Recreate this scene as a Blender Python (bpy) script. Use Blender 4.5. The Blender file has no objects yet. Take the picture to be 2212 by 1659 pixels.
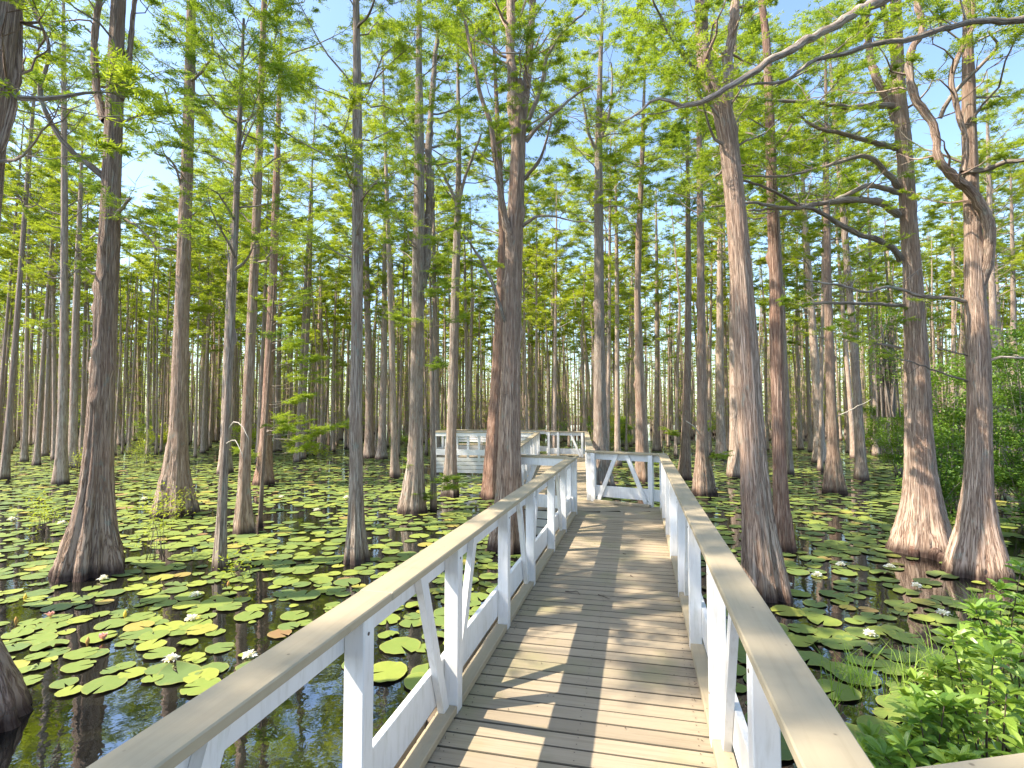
import bpy, math, random
import numpy as np
from mathutils import Vector, noise
R = math.radians
C = bpy.context.scene.collection
sc = bpy.context.scene

# ------------------------------------------------------------------ camera
DECK = 0.65                     # deck above the water (water is z = 0)
EYE = DECK + 1.85
FPX, CX, HY = 1172.0, 1106.0, 888.5     # photo measured at 2212 px wide
PITCH = math.atan((HY - 829.5) / FPX)
YAW = math.atan((1379.0 - CX) / FPX)    # camera looks left of the walk
cam_d = bpy.data.cameras.new("camera")
cam = bpy.data.objects.new("camera", cam_d); C.objects.link(cam)
cam_d.sensor_width = 36.0
cam_d.lens = 36.0 * FPX / 2212.0
cam_d.clip_start = 0.05; cam_d.clip_end = 900
cam.location = (0, 0, EYE)
cam.rotation_euler = (R(90) + PITCH, 0, YAW)
sc.camera = cam

# ------------------------------------------------------------------ light
SUN = Vector((-0.80, -0.38, 1.0)).normalized()      # towards the sun
w = bpy.data.worlds.new("World"); sc.world = w; w.use_nodes = True
nt = w.node_tree; nt.nodes.clear()
sky = nt.nodes.new("ShaderNodeTexSky"); sky.sky_type = 'NISHITA'; sky.sun_disc = False
sky.sun_elevation = math.asin(SUN.z); sky.sun_rotation = math.atan2(SUN.x, SUN.y)
sky.air_density = 1.0; sky.dust_density = 1.0; sky.ozone_density = 2.4
bg = nt.nodes.new("ShaderNodeBackground"); bg.inputs[1].default_value = 0.15
out = nt.nodes.new("ShaderNodeOutputWorld")
nt.links.new(sky.outputs[0], bg.inputs[0]); nt.links.new(bg.outputs[0], out.inputs[0])
sl = bpy.data.lights.new("sun", 'SUN'); sl.energy = 3.6; sl.angle = R(0.53); sl.color = (1.0, 0.90, 0.75)
so = bpy.data.objects.new("sun", sl); C.objects.link(so)
so.rotation_euler = SUN.to_track_quat('Z', 'Y').to_euler(); so.location = (0, 0, 40)
sc.view_settings.view_transform = 'Standard'; sc.view_settings.look = 'None'
sc.view_settings.gamma = 1.0; sc.view_settings.exposure = 1.55
sc.render.engine = 'CYCLES'
sc.cycles.max_bounces = 8; sc.cycles.diffuse_bounces = 4; sc.cycles.glossy_bounces = 3
sc.cycles.transmission_bounces = 4; sc.cycles.transparent_max_bounces = 4
sc.cycles.caustics_reflective = False; sc.cycles.caustics_refractive = False
sc.cycles.use_denoising = True
sc.cycles.sample_clamp_indirect = 6.0

# ------------------------------------------------------------------ survey helpers
sp, cp, sy, cy_ = math.sin(PITCH), math.cos(PITCH), math.sin(YAW), math.cos(YAW)
FW = Vector((-sy * cp, cy_ * cp, sp)); RT = Vector((cy_, sy, 0)); UP = RT.cross(FW)
EYEV = Vector((0, 0, EYE))
def ray(px, py):
    return FW + RT * ((px - CX) / FPX) + UP * ((829.5 - py) / FPX)
def G(px, py, z=0.0):           # surveyed point on the level z
    d = ray(px, py); return EYEV + d * ((z - EYE) / d.z)
FH = Vector((-sy, cy_, 0))
def P(px, py, hz):              # point at horizontal distance hz along the view
    d = ray(px, py); return EYEV + d * (hz / d.dot(FH))
def cam_depth(p):
    return p[0] * FH.x + p[1] * FH.y
def cam_side(p):
    return p[0] * RT.x + p[1] * RT.y
def screen(p):
    v = Vector(p) - EYEV; d = v.dot(FW)
    return CX + FPX * v.dot(RT) / d, 829.5 - FPX * v.dot(UP) / d

# ------------------------------------------------------------------ mesh helpers
def mesh_np(name, V, F4=None, F3=None, mats=(), m4=0, m3=0, attrs=None, smooth=True, FN=None):
    V = np.asarray(V, dtype=np.float64).reshape(-1, 3)
    F4 = np.zeros((0, 4), int) if F4 is None else np.asarray(F4, int).reshape(-1, 4)
    F3 = np.zeros((0, 3), int) if F3 is None else np.asarray(F3, int).reshape(-1, 3)
    me = bpy.data.meshes.new(name)
    me.vertices.add(len(V)); me.vertices.foreach_set("co", V.ravel())
    n4, n3 = len(F4), len(F3)
    loops = np.concatenate([F4.ravel(), F3.ravel()]).astype(np.int32)
    me.loops.add(len(loops)); me.loops.foreach_set("vertex_index", loops)
    st = np.concatenate([np.arange(n4) * 4, n4 * 4 + np.arange(n3) * 3]).astype(np.int32)
    me.polygons.add(n4 + n3); me.polygons.foreach_set("loop_start", st)
    mi = np.concatenate([np.broadcast_to(m4, n4), np.broadcast_to(m3, n3)]).astype(np.int32)
    me.polygons.foreach_set("material_index", mi)
    me.polygons.foreach_set("use_smooth", np.full(n4 + n3, smooth, dtype=bool))
    for m in mats: me.materials.append(m)
    if attrs:
        for k, a in attrs.items():
            at = me.attributes.new(k, 'FLOAT_VECTOR', 'POINT'); at.data.foreach_set("vector", np.asarray(a, float).ravel())
    me.update(calc_edges=True)
    return me

class Buf:
    """collects pieces that belong to one mesh"""
    def __init__(s): s.V = []; s.A = []; s.F4 = []; s.F3 = []; s.M4 = []; s.M3 = []; s.n = 0
    def add(s, V, F4=None, F3=None, A=None, m=0):
        V = np.asarray(V, float).reshape(-1, 3)
        if F4 is not None and len(F4): F4 = np.asarray(F4, int).reshape(-1, 4); s.F4.append(F4 + s.n); s.M4.append(np.full(len(F4), m))
        if F3 is not None and len(F3): F3 = np.asarray(F3, int).reshape(-1, 3); s.F3.append(F3 + s.n); s.M3.append(np.full(len(F3), m))
        s.V.append(V); s.A.append(V if A is None else np.asarray(A, float).reshape(-1, 3)); s.n += len(V)
    def mesh(s, name, mats, smooth=True, attr='bark'):
        if not s.V: return None
        cat = lambda L, k: np.concatenate(L) if L else np.zeros((0, k), int)
        c1 = lambda L: np.concatenate(L) if L else np.zeros(0, int)
        return mesh_np(name, np.concatenate(s.V), cat(s.F4, 4), cat(s.F3, 3), mats, c1(s.M4), c1(s.M3), {attr: np.concatenate(s.A)}, smooth)

def link(name, me, parent=None, loc=(0, 0, 0)):
    o = bpy.data.objects.new(name, me); C.objects.link(o); o.location = loc
    if parent: o.parent = parent
    return o
def tag(o, label, cat, group=None, kind=None):
    o['label'] = label; o['category'] = cat
    if group: o['group'] = group
    if kind: o['kind'] = kind
    return o
def thing(name, label, cat, loc=(0, 0, 0), group=None, rz=0.0):
    o = bpy.data.objects.new(name, None); C.objects.link(o); o.location = loc; o.rotation_euler.z = rz
    o.empty_display_size = 0.2
    return tag(o, label, cat, group)
def struct(name, me, label=None):
    o = link(name, me); o['kind'] = 'structure'
    o['label'] = label or name; o['category'] = name.replace('_', ' ')
    return o

def resample(pts, rad, step):
    pts = np.asarray(pts, float); rad = np.asarray(rad, float)
    # catmull-rom through the given points
    P0 = np.vstack([2 * pts[0] - pts[1], pts, 2 * pts[-1] - pts[-2]])
    op, orr = [], []
    for i in range(len(pts) - 1):
        a, b, c, d = P0[i], P0[i + 1], P0[i + 2], P0[i + 3]
        n = max(2, int(np.linalg.norm(c - b) / step))
        for t in np.arange(n) / n:
            op.append(0.5 * ((2 * b) + (-a + c) * t + (2 * a - 5 * b + 4 * c - d) * t * t + (-a + 3 * b - 3 * c + d) * t ** 3))
            tt = t * t * (3 - 2 * t) if False else t
            orr.append(rad[i] * (1 - tt) + rad[i + 1] * tt)
    op.append(pts[-1]); orr.append(rad[-1])
    return np.array(op), np.array(orr)

def tube(buf, pts, rad, seg=8, m=0, wob=0.0, rng=None, cap=True):
    pts = np.asarray(pts, float); rad = np.asarray(rad, float); n = len(pts)
    T = np.gradient(pts, axis=0); T /= np.linalg.norm(T, axis=1)[:, None] + 1e-9
    u = np.cross(T[0], [0, 0, 1.0]);
    if np.linalg.norm(u) < 0.1: u = np.cross(T[0], [1.0, 0, 0])
    u /= np.linalg.norm(u)
    U = np.zeros_like(pts)
    for i in range(n):
        u = u - T[i] * np.dot(u, T[i]); u /= np.linalg.norm(u) + 1e-9; U[i] = u
    W = np.cross(T, U)
    th = np.arange(seg) / seg * 2 * math.pi
    cs, sn = np.cos(th), np.sin(th)
    rr = np.repeat(rad[:, None], seg, 1)
    if wob and rng is not None:
        rr = rr * (1 + wob * rng.uniform(-1, 1, rr.shape))
    V = pts[:, None, :] + rr[..., None] * (cs[None, :, None] * U[:, None, :] + sn[None, :, None] * W[:, None, :])
    s = np.concatenate([[0], np.cumsum(np.linalg.norm(np.diff(pts, axis=0), axis=1))])
    ph = float(abs(pts[0][0] * 7.3 + pts[0][1] * 3.1) % 9)
    A = np.stack([rr * cs + ph, rr * sn + ph, np.repeat(s[:, None], seg, 1)], -1)
    V = V.reshape(-1, 3); A = A.reshape(-1, 3)
    i = np.arange(n - 1)[:, None] * seg; j = np.arange(seg)[None, :]; k = (np.arange(seg) + 1) % seg
    F = np.stack([i + j, i + k[None, :], i + seg + k[None, :], i + seg + j], -1).reshape(-1, 4)
    if cap:
        V = np.vstack([V, pts[-1]]); A = np.vstack([A, A[-1]]); e = (n - 1) * seg
        F3 = np.stack([e + np.arange(seg), e + k, np.full(seg, n * seg)], -1)
        buf.add(V, F, F3, A, m)
    else:
        buf.add(V, F, None, A, m)

def cbox(buf, lo, hi, ch=0.004, m=0, M=None):
    """box with chamfered edges; M maps local points to their place"""
    lo = np.array(lo, float); hi = np.array(hi, float); c = (lo + hi) / 2; h = (hi - lo) / 2
    ch = min(ch, h.min() * 0.6)
    V = []; idx = {}
    for ax in range(3):
        for s in (-1, 1):
            for a in (-1, 1):
                for b in (-1, 1):
                    v = np.zeros(3); o1, o2 = (ax + 1) % 3, (ax + 2) % 3
                    v[ax] = s * h[ax]; v[o1] = a * (h[o1] - ch); v[o2] = b * (h[o2] - ch)
                    sg = [0, 0, 0]; sg[ax] = s; sg[o1] = a; sg[o2] = b
                    idx[(ax, tuple(sg))] = len(V); V.append(v + c)
    V = np.array(V); F4 = []; F3 = []
    for ax in range(3):
        o1, o2 = (ax + 1) % 3, (ax + 2) % 3
        for s in (-1, 1):
            q = []
            for a, b in ((-1, -1), (1, -1), (1, 1), (-1, 1)):
                sg = [0, 0, 0]; sg[ax] = s; sg[o1] = a; sg[o2] = b; q.append(idx[(ax, tuple(sg))])
            F4.append(q if s > 0 else q[::-1])
        for a in (-1, 1):
            for b in (-1, 1):
                q = []
                for e, axx in ((-1, o1), (1, o1), (1, o2), (-1, o2)):
                    sg = [0, 0, 0]; sg[ax] = e; sg[o1] = a; sg[o2] = b; q.append(idx[(axx, tuple(sg))])
                F4.append(q)
    for a in (-1, 1):
        for b in (-1, 1):
            for d in (-1, 1):
                F3.append([idx[(k, (a, b, d))] for k in range(3)])
    # orient outwards
    for L in (F4, F3):
        for f in L:
            p = V[f]; nrm = np.cross(p[1] - p[0], p[2] - p[0])
            if np.dot(nrm, p.mean(0) - c) < 0: f.reverse()
    A = V.copy()
    if M is not None: V = np.array([M @ Vector(v) for v in V])
    buf.add(V, F4, F3, A, m)

# ------------------------------------------------------------------ materials
def mat(name):
    m = bpy.data.materials.new(name); m.use_nodes = True
    n = m.node_tree; b = n.nodes["Principled BSDF"]
    return m, n, b
class NT:
    def __init__(s, nt): s.n = nt
    def node(s, t, **kw):
        x = s.n.nodes.new(t)
        for k, v in kw.items(): setattr(x, k, v)
        return x
    def attr(s, name='bark'): return s.node("ShaderNodeAttribute", attribute_name=name).outputs['Vector']
    def mapv(s, v, scale=(1, 1, 1), loc=(0, 0, 0)):
        x = s.node("ShaderNodeMapping"); s.n.links.new(v, x.inputs[0]); x.inputs['Scale'].default_value = scale; x.inputs['Location'].default_value = loc
        return x.outputs[0]
    def noise(s, v, scale=1, detail=4, rough=0.55, dist=0.0):
        x = s.node("ShaderNodeTexNoise"); s.n.links.new(v, x.inputs['Vector'])
        x.inputs['Scale'].default_value = scale; x.inputs['Detail'].default_value = detail; x.inputs['Roughness'].default_value = rough; x.inputs['Distortion'].default_value = dist
        return x.outputs['Fac']
    def ramp(s, f, stops, interp='LINEAR'):
        x = s.node("ShaderNodeValToRGB"); s.n.links.new(f, x.inputs[0]); r = x.color_ramp; r.interpolation = interp
        while len(r.elements) < len(stops): r.elements.new(0.5)
        for e, (p, c) in zip(r.elements, stops):
            e.position = p; e.color = (*c, 1) if isinstance(c, tuple) else (c, c, c, 1)
        return x.outputs[0]
    def mix(s, f, a, b, mode='MIX'):
        x = s.node("ShaderNodeMix", data_type='RGBA', blend_type=mode)
        for sock, v in ((x.inputs[0], f), (x.inputs[6], a), (x.inputs[7], b)):
            if hasattr(v, 'links') or isinstance(v, bpy.types.NodeSocket): s.n.links.new(v, sock)
            elif isinstance(v, tuple): sock.default_value = (*v, 1)
            else: sock.default_value = v
        return x.outputs[2]
    def math(s, op, a, b=0.0, c=0.0, clamp=False):
        x = s.node("ShaderNodeMath", operation=op); x.use_clamp = clamp
        for i, v in enumerate((a, b, c)):
            if isinstance(v, bpy.types.NodeSocket): s.n.links.new(v, x.inputs[i])
            else: x.inputs[i].default_value = v
        return x.outputs[0]
    def bump(s, h, strength, dist, bsdf, normal=None):
        x = s.node("ShaderNodeBump"); s.n.links.new(h, x.inputs['Height']); x.inputs['Strength'].default_value = strength; x.inputs['Distance'].default_value = dist
        if normal is not None: s.n.links.new(normal, x.inputs['Normal'])
        s.n.links.new(x.outputs[0], bsdf.inputs['Normal']); return x.outputs[0]

def bark_mat(name, dark, mid, light, lichen=0.5, bumpd=0.02, coarse=1.0):
    m, n, b = mat(name); N = NT(n)
    v = N.attr('bark')
    f1 = N.noise(N.mapv(v, (48 * coarse, 48 * coarse, 1.7)), 1, 4, 0.6, 0.5)
    f2 = N.noise(N.mapv(v, (130 * coarse, 130 * coarse, 6.0)), 1, 5, 0.7, 0.4)
    f3 = N.noise(N.mapv(v, (3, 3, 0.8)), 1, 3, 0.5)
    rdg = N.ramp(N.math('ABSOLUTE', N.math('SUBTRACT', f1, 0.5)), [(0.0, 0.0), (0.075, 1.0)])
    f = N.math('ADD', N.math('MULTIPLY', rdg, 0.36), N.math('MULTIPLY', N.math('ADD', N.math('MULTIPLY', f1, 0.45), N.math('MULTIPLY', f2, 0.55)), 0.90))
    col = N.ramp(f, [(0.42, dark), (0.66, mid), (0.92, light)])
    oi = N.node("ShaderNodeObjectInfo")
    col = N.mix(N.math('MULTIPLY', N.ramp(f3, [(0.45, 0.0), (0.7, 1.0)]), 0.3), col, tuple(c * k for c, k in zip(mid, (1.2, 0.95, 0.85))), 'MULTIPLY' if False else 'MIX')
    # pale lichen
    lf = N.noise(N.mapv(v, (9, 9, 4.5)), 1, 5, 0.7)
    lm = N.math('MULTIPLY', N.ramp(lf, [(0.58, 0.0), (0.66, 1.0)]), lichen)
    col = N.mix(lm, col, (0.34, 0.36, 0.30))
    # per-tree brightness
    k = N.math('MULTIPLY_ADD', oi.outputs['Random'], 0.4, 0.8)
    hs = N.node("ShaderNodeHueSaturation"); n.links.new(col, hs.inputs['Color']); n.links.new(k, hs.inputs['Value'])
    col = hs.outputs[0]
    # wet dark water line
    g = N.node("ShaderNodeNewGeometry"); sx = N.node("ShaderNodeSeparateXYZ"); n.links.new(g.outputs['Position'], sx.inputs[0])
    wz = N.math('ADD', sx.outputs[2], N.math('MULTIPLY', N.math('SUBTRACT', f3, 0.5), 0.12))
    wet = N.ramp(N.math('DIVIDE', wz, 0.5), [(0.12, 1.0), (0.44, 0.0)])
    col = N.mix(N.math('MULTIPLY', wet, 0.85), col, (0.035, 0.018, 0.016))
    n.links.new(col, b.inputs['Base Color'])
    b.inputs['Roughness'].default_value = 0.85; b.inputs['Specular IOR Level'].default_value = 0.25
    N.bump(f, 0.9, bumpd, b)
    return m
M_BARK = bark_mat("bark_grey_brown", (0.14, 0.088, 0.062), (0.41, 0.285, 0.21), (0.56, 0.43, 0.335), bumpd=0.035)
M_BARKG = bark_mat("bark_silver_grey", (0.12, 0.085, 0.066), (0.38, 0.295, 0.235), (0.56, 0.47, 0.385), 0.8, 0.03)
M_BARKR = bark_mat("bark_orange_brown", (0.13, 0.065, 0.045), (0.37, 0.225, 0.16), (0.55, 0.39, 0.30), 0.15, 0.03)
M_BARKF = bark_mat("bark_distant", (0.14, 0.098, 0.076), (0.39, 0.29, 0.225), (0.54, 0.45, 0.37), 0.5, 0.02, 0.55)
M_LIMB = bark_mat("bark_limb_lichen", (0.11, 0.085, 0.065), (0.30, 0.24, 0.19), (0.48, 0.42, 0.36), 1.0, 0.012, 1.2)

def leaf_mat(name, c1, c2, trans=0.5, rough=0.55, gloss=0.0):
    m, n, b = mat(name); N = NT(n); b.inputs['Roughness'].default_value = rough
    g = N.node("ShaderNodeNewGeometry"); oi = N.node("ShaderNodeObjectInfo")
    tc = N.node("ShaderNodeTexCoord")
    cl = N.noise(tc.outputs['Object'], 1.1, 2, 0.5)
    r = N.math('ADD', N.math('MULTIPLY', g.outputs['Random Per Island'], 0.35), N.math('MULTIPLY', oi.outputs['Random'], 0.35))
    r = N.math('ADD', r, N.math('MULTIPLY', N.ramp(cl, [(0.35, 0.0), (0.65, 1.0)]), 0.3))
    col = N.mix(r, c1, c2)
    n.links.new(col, b.inputs['Base Color']); b.inputs['Specular IOR Level'].default_value = 0.3 + gloss
    tr = N.node("ShaderNodeBsdfTranslucent")
    tcol = N.mix(1.0, col, (1.25, 1.15, 0.5), 'MULTIPLY'); n.links.new(tcol, tr.inputs[0])
    mx = N.node("ShaderNodeMixShader"); mx.inputs[0].default_value = trans
    n.links.new(b.outputs[0], mx.inputs[1]); n.links.new(tr.outputs[0], mx.inputs[2])
    n.links.new(mx.outputs[0], n.nodes["Material Output"].inputs[0])
    return m
M_CYP = leaf_mat("cypress_needles", (0.17, 0.28, 0.04), (0.50, 0.57, 0.075), 0.60)
M_CYPN = leaf_mat("cypress_needles_near", (0.12, 0.24, 0.045), (0.43, 0.53, 0.065), 0.58)
M_SHRUB = leaf_mat("glossy_shrub_leaf", (0.10, 0.25, 0.04), (0.40, 0.52, 0.08), 0.38, 0.35, 0.2)
M_BUSH = leaf_mat("small_bush_leaf", (0.07, 0.17, 0.03), (0.28, 0.42, 0.05), 0.4, 0.45, 0.1)
M_YELL = leaf_mat("yellow_green_sapling_leaf", (0.35, 0.46, 0.05), (0.58, 0.62, 0.10), 0.5)
M_GRASS = leaf_mat("grass_blade", (0.20, 0.38, 0.05), (0.42, 0.55, 0.12), 0.4)

def paint_mat():
    m, n, b = mat("weathered_white_paint"); N = NT(n)
    tc = N.node("ShaderNodeTexCoord"); gm = N.node("ShaderNodeNewGeometry")
    f = N.noise(N.mapv(gm.outputs['Position'], (3, 3, 1.2)), 1, 5, 0.6)
    g = N.noise(N.mapv(gm.outputs['Position'], (40, 40, 6)), 1, 4, 0.6)
    col = N.ramp(f, [(0.3, (0.80, 0.79, 0.77)), (0.7, (0.70, 0.685, 0.65))])
    col = N.mix(N.math('MULTIPLY', N.ramp(g, [(0.52, 0.0), (0.72, 1.0)]), 0.34), col, (0.45, 0.42, 0.35))
    sx = N.node("ShaderNodeSeparateXYZ"); n.links.new(gm.outputs['Position'], sx.inputs[0])
    # splash dirt just above the deck
    d = N.ramp(N.math('ADD', N.math('MULTIPLY', N.math('SUBTRACT', sx.outputs[2], DECK), 3.0), N.math('MULTIPLY', f, 0.3)), [(0.05, 1.0), (0.42, 0.0)])
    col = N.mix(N.math('MULTIPLY', d, 0.35), col, (0.40, 0.37, 0.24))
    al = N.noise(N.mapv(gm.outputs['Position'], (9, 9, 2.2)), 1, 5, 0.65)
    col = N.mix(N.math('MULTIPLY', N.ramp(al, [(0.56, 0.0), (0.74, 1.0)]), 0.30), col, (0.40, 0.42, 0.27))
    n.links.new(col, b.inputs['Base Color']); b.inputs['Roughness'].default_value = 0.5
    N.bump(g, 0.15, 0.004, b)
    return m
M_WHITE = paint_mat()

def plank_mat(name, base, dark, axis_attr=True, moss=0.5, streak=(1.5, 40, 40), dark_seams=False):
    m, n, b = mat(name); N = NT(n)
    v = N.attr('bark')
    gm = N.node("ShaderNodeNewGeometry")
    off = N.node("ShaderNodeVectorMath", operation='SCALE'); off.inputs[0].default_value = (13.1, 7.7, 5.3)
    n.links.new(gm.outputs['Random Per Island'], off.inputs['Scale'])
    ad = N.node("ShaderNodeVectorMath", operation='ADD'); n.links.new(v, ad.inputs[0]); n.links.new(off.outputs[0], ad.inputs[1])
    va = ad.outputs[0]
    grain = N.noise(N.mapv(va, streak), 1, 5, 0.65, 0.5)
    blot = N.noise(N.mapv(va, (2.5, 6, 6)), 1, 4, 0.6)
    patch = N.noise(gm.outputs['Position'], 1.6, 4, 0.6)
    col = N.mix(N.math('MULTIPLY', N.ramp(grain, [(0.36, 1.0), (0.52, 0.0)]), 0.34), base, dark)
    col = N.mix(N.math('MULTIPLY', N.ramp(blot, [(0.5, 0.0), (0.8, 1.0)]), 0.35), col, tuple(c * 0.62 for c in base))
    k = N.math('MULTIPLY_ADD', gm.outputs['Random Per Island'], 0.24, 0.88)
    hs = N.node("ShaderNodeHueSaturation"); n.links.new(col, hs.inputs['Color']); n.links.new(k, hs.inputs['Value'])
    col = hs.outputs[0]
    mm = N.math('MULTIPLY', N.ramp(patch, [(0.52, 0.0), (0.72, 1.0)]), moss)
    col = N.mix(mm, col, (0.24, 0.24, 0.10))
    dots = N.node("ShaderNodeTexVoronoi"); dots.inputs['Scale'].default_value = 9.0
    n.links.new(gm.outputs['Position'], dots.inputs['Vector'])
    dm = N.ramp(dots.outputs['Distance'], [(0.035, 1.0), (0.065, 0.0)])
    col = N.mix(N.math('MULTIPLY', dm, 0.6), col, (0.08, 0.06, 0.035))
    if dark_seams:  # board sides and long edges coloured darker so the gaps read as lines
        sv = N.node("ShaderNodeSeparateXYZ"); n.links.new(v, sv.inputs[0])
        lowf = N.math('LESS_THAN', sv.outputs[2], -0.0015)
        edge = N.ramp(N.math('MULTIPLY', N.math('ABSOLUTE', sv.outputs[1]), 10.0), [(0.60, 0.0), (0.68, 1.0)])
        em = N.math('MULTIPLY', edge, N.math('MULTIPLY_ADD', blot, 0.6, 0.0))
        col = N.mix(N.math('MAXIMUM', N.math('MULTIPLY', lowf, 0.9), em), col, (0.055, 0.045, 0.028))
    n.links.new(col, b.inputs['Base Color']); b.inputs['Roughness'].default_value = 0.72
    b.inputs['Specular IOR Level'].default_value = 0.3
    N.bump(grain, 0.3, 0.004, b)
    return m
M_DECK = plank_mat("tan_painted_deck_board", (0.36, 0.29, 0.20), (0.17, 0.13, 0.08), moss=0.5, dark_seams=True)
M_CAP = plank_mat("tan_painted_rail_cap", (0.40, 0.33, 0.22), (0.31, 0.25, 0.16), moss=0.10, streak=(30, 1.2, 30))
M_TIMB = plank_mat("dark_joist_timber", (0.16, 0.12, 0.085), (0.07, 0.05, 0.035), moss=0.2)

def simple(name, col, rough=0.6, var=0.15, scale=12.0, spec=0.4):
    m, n, b = mat(name); N = NT(n)
    tc = N.node("ShaderNodeTexCoord"); f = N.noise(tc.outputs['Object'], scale, 4, 0.6)
    c = N.mix(f, tuple(x * (1 - var) for x in col), tuple(min(1, x * (1 + var)) for x in col))
    n.links.new(c, b.inputs['Base Color']); b.inputs['Roughness'].default_value = rough; b.inputs['Specular IOR Level'].default_value = spec
    return m
M_PETAL = leaf_mat("white_lily_petal", (0.86, 0.85, 0.80), (0.92, 0.92, 0.90), 0.25)
M_PINK = leaf_mat("pink_lily_petal", (0.78, 0.42, 0.45), (0.88, 0.62, 0.62), 0.25)
M_STAM = simple("yellow_stamen", (0.85, 0.55, 0.06))
M_BUD = simple("ochre_lily_bud", (0.50, 0.27, 0.07))
M_TWIG = simple("dead_twig", (0.09, 0.06, 0.04))
M_PALE = simple("bleached_dead_wood", (0.50, 0.45, 0.38), 0.8, 0.3, 20)

def pad_mat():
    m, n, b = mat("lily_pad"); N = NT(n)
    t = N.attr('tint'); oi = N.node("ShaderNodeObjectInfo"); g = N.node("ShaderNodeNewGeometry")
    sx = N.node("ShaderNodeSeparateXYZ"); n.links.new(t, sx.inputs[0])   # x: colour class, y: radius 0..1, z: angle
    r = N.math('FRACT', N.math('ADD', N.math('ADD', sx.outputs[0], oi.outputs['Random']), 0.0))
    col = N.ramp(r, [(0.0, (0.13, 0.19, 0.06)), (0.40, (0.18, 0.24, 0.055)), (0.72, (0.215, 0.275, 0.055)), (0.93, (0.30, 0.335, 0.06)), (0.97, (0.36, 0.30, 0.07)), (1.0, (0.26, 0.15, 0.08))])
    # radiating veins and a browned rim
    vein = N.math('ABSOLUTE', N.math('SINE', N.math('MULTIPLY', sx.outputs[2], 9.0)))
    col = N.mix(N.math('MULTIPLY', N.ramp(vein, [(0.0, 1.0), (0.10, 0.0)]), 0.16), col, (0.45, 0.55, 0.14))
    f = N.noise(g.outputs['Position'], 7, 5, 0.65)
    col = N.mix(N.math('MULTIPLY', N.ramp(f, [(0.56, 0.0), (0.72, 1.0)]), 0.45), col, (0.30, 0.27, 0.06))
    rim = N.math('MULTIPLY', N.ramp(sx.outputs[1], [(0.90, 0.0), (1.0, 1.0)]), 0.35)
    col = N.mix(rim, col, (0.42, 0.36, 0.10))
    col = N.mix(g.outputs['Backfacing'], col, (0.22, 0.10, 0.06))
    n.links.new(col, b.inputs['Base Color']); b.inputs['Roughness'].default_value = 0.5
    b.inputs['Specular IOR Level'].default_value = 0.35
    return m
M_PAD = pad_mat()

def water_mat():
    m, n, b = mat("dark_swamp_water"); N = NT(n)
    g = N.node("ShaderNodeNewGeometry")
    f = N.noise(N.mapv(g.outputs['Position'], (5.0, 5.0, 1)), 1, 3, 0.5, 0.3)
    f2 = N.noise(N.mapv(g.outputs['Position'], (0.6, 0.6, 1)), 1, 3, 0.5)
    b.inputs['Base Color'].default_value = (0.010, 0.010, 0.007, 1)
    b.inputs['Roughness'].default_value = 0.015; b.inputs['IOR'].default_value = 3.6
    h = N.math('MULTIPLY', f, N.math('MULTIPLY_ADD', f2, 1.0, 0.2))
    N.bump(h, 0.22, 0.010, b)
    return m
M_WATER = water_mat()
M_MUD = simple("leaf_litter_mud", (0.10, 0.085, 0.045), 0.9, 0.5, 6)

# ------------------------------------------------------------------ setting: water and far bank
g = 400.0
struct("water", mesh_np("water", [(-g, -g, 0), (g, -g, 0), (g, g, 0), (-g, g, 0)], [(0, 1, 2, 3)], mats=[M_WATER], smooth=False), "still dark swamp water between the cypress trees")
V = []; F = []
nx, ny = 60, 8
for j in range(ny):
    for i in range(nx):
        a = R(-62) + R(124) * i / (nx - 1); d = 82 + 24 * j
        z = -0.4 + 0.9 * min(1, j / 2.0) + 0.3 * noise.noise(Vector((a * 9, j * 1.3, 2)))
        V.append((-math.sin(a + YAW) * d, math.cos(a + YAW) * d, z if j else -0.5))
for j in range(ny - 1):
    for i in range(nx - 1):
        F.append((j * nx + i, (j + 1) * nx + i, (j + 1) * nx + i + 1, j * nx + i + 1))
struct("ground", mesh_np("ground", V, F, mats=[M_MUD]), "low muddy bank far behind the flooded forest")

# ------------------------------------------------------------------ boardwalk
XL, XR = -1.10, 0.37            # inner faces of the kerbs / posts
CAPH = 1.035
def frame_M(p, q, z):           # local x along p->q, local y to the left of it, origin at p
    d = (Vector(q) - Vector(p)); a = math.atan2(d.y, d.x)
    from mathutils import Matrix
    return Matrix.Translation((p[0], p[1], z)) @ Matrix.Rotation(a, 4, 'Z'), d.length

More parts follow.
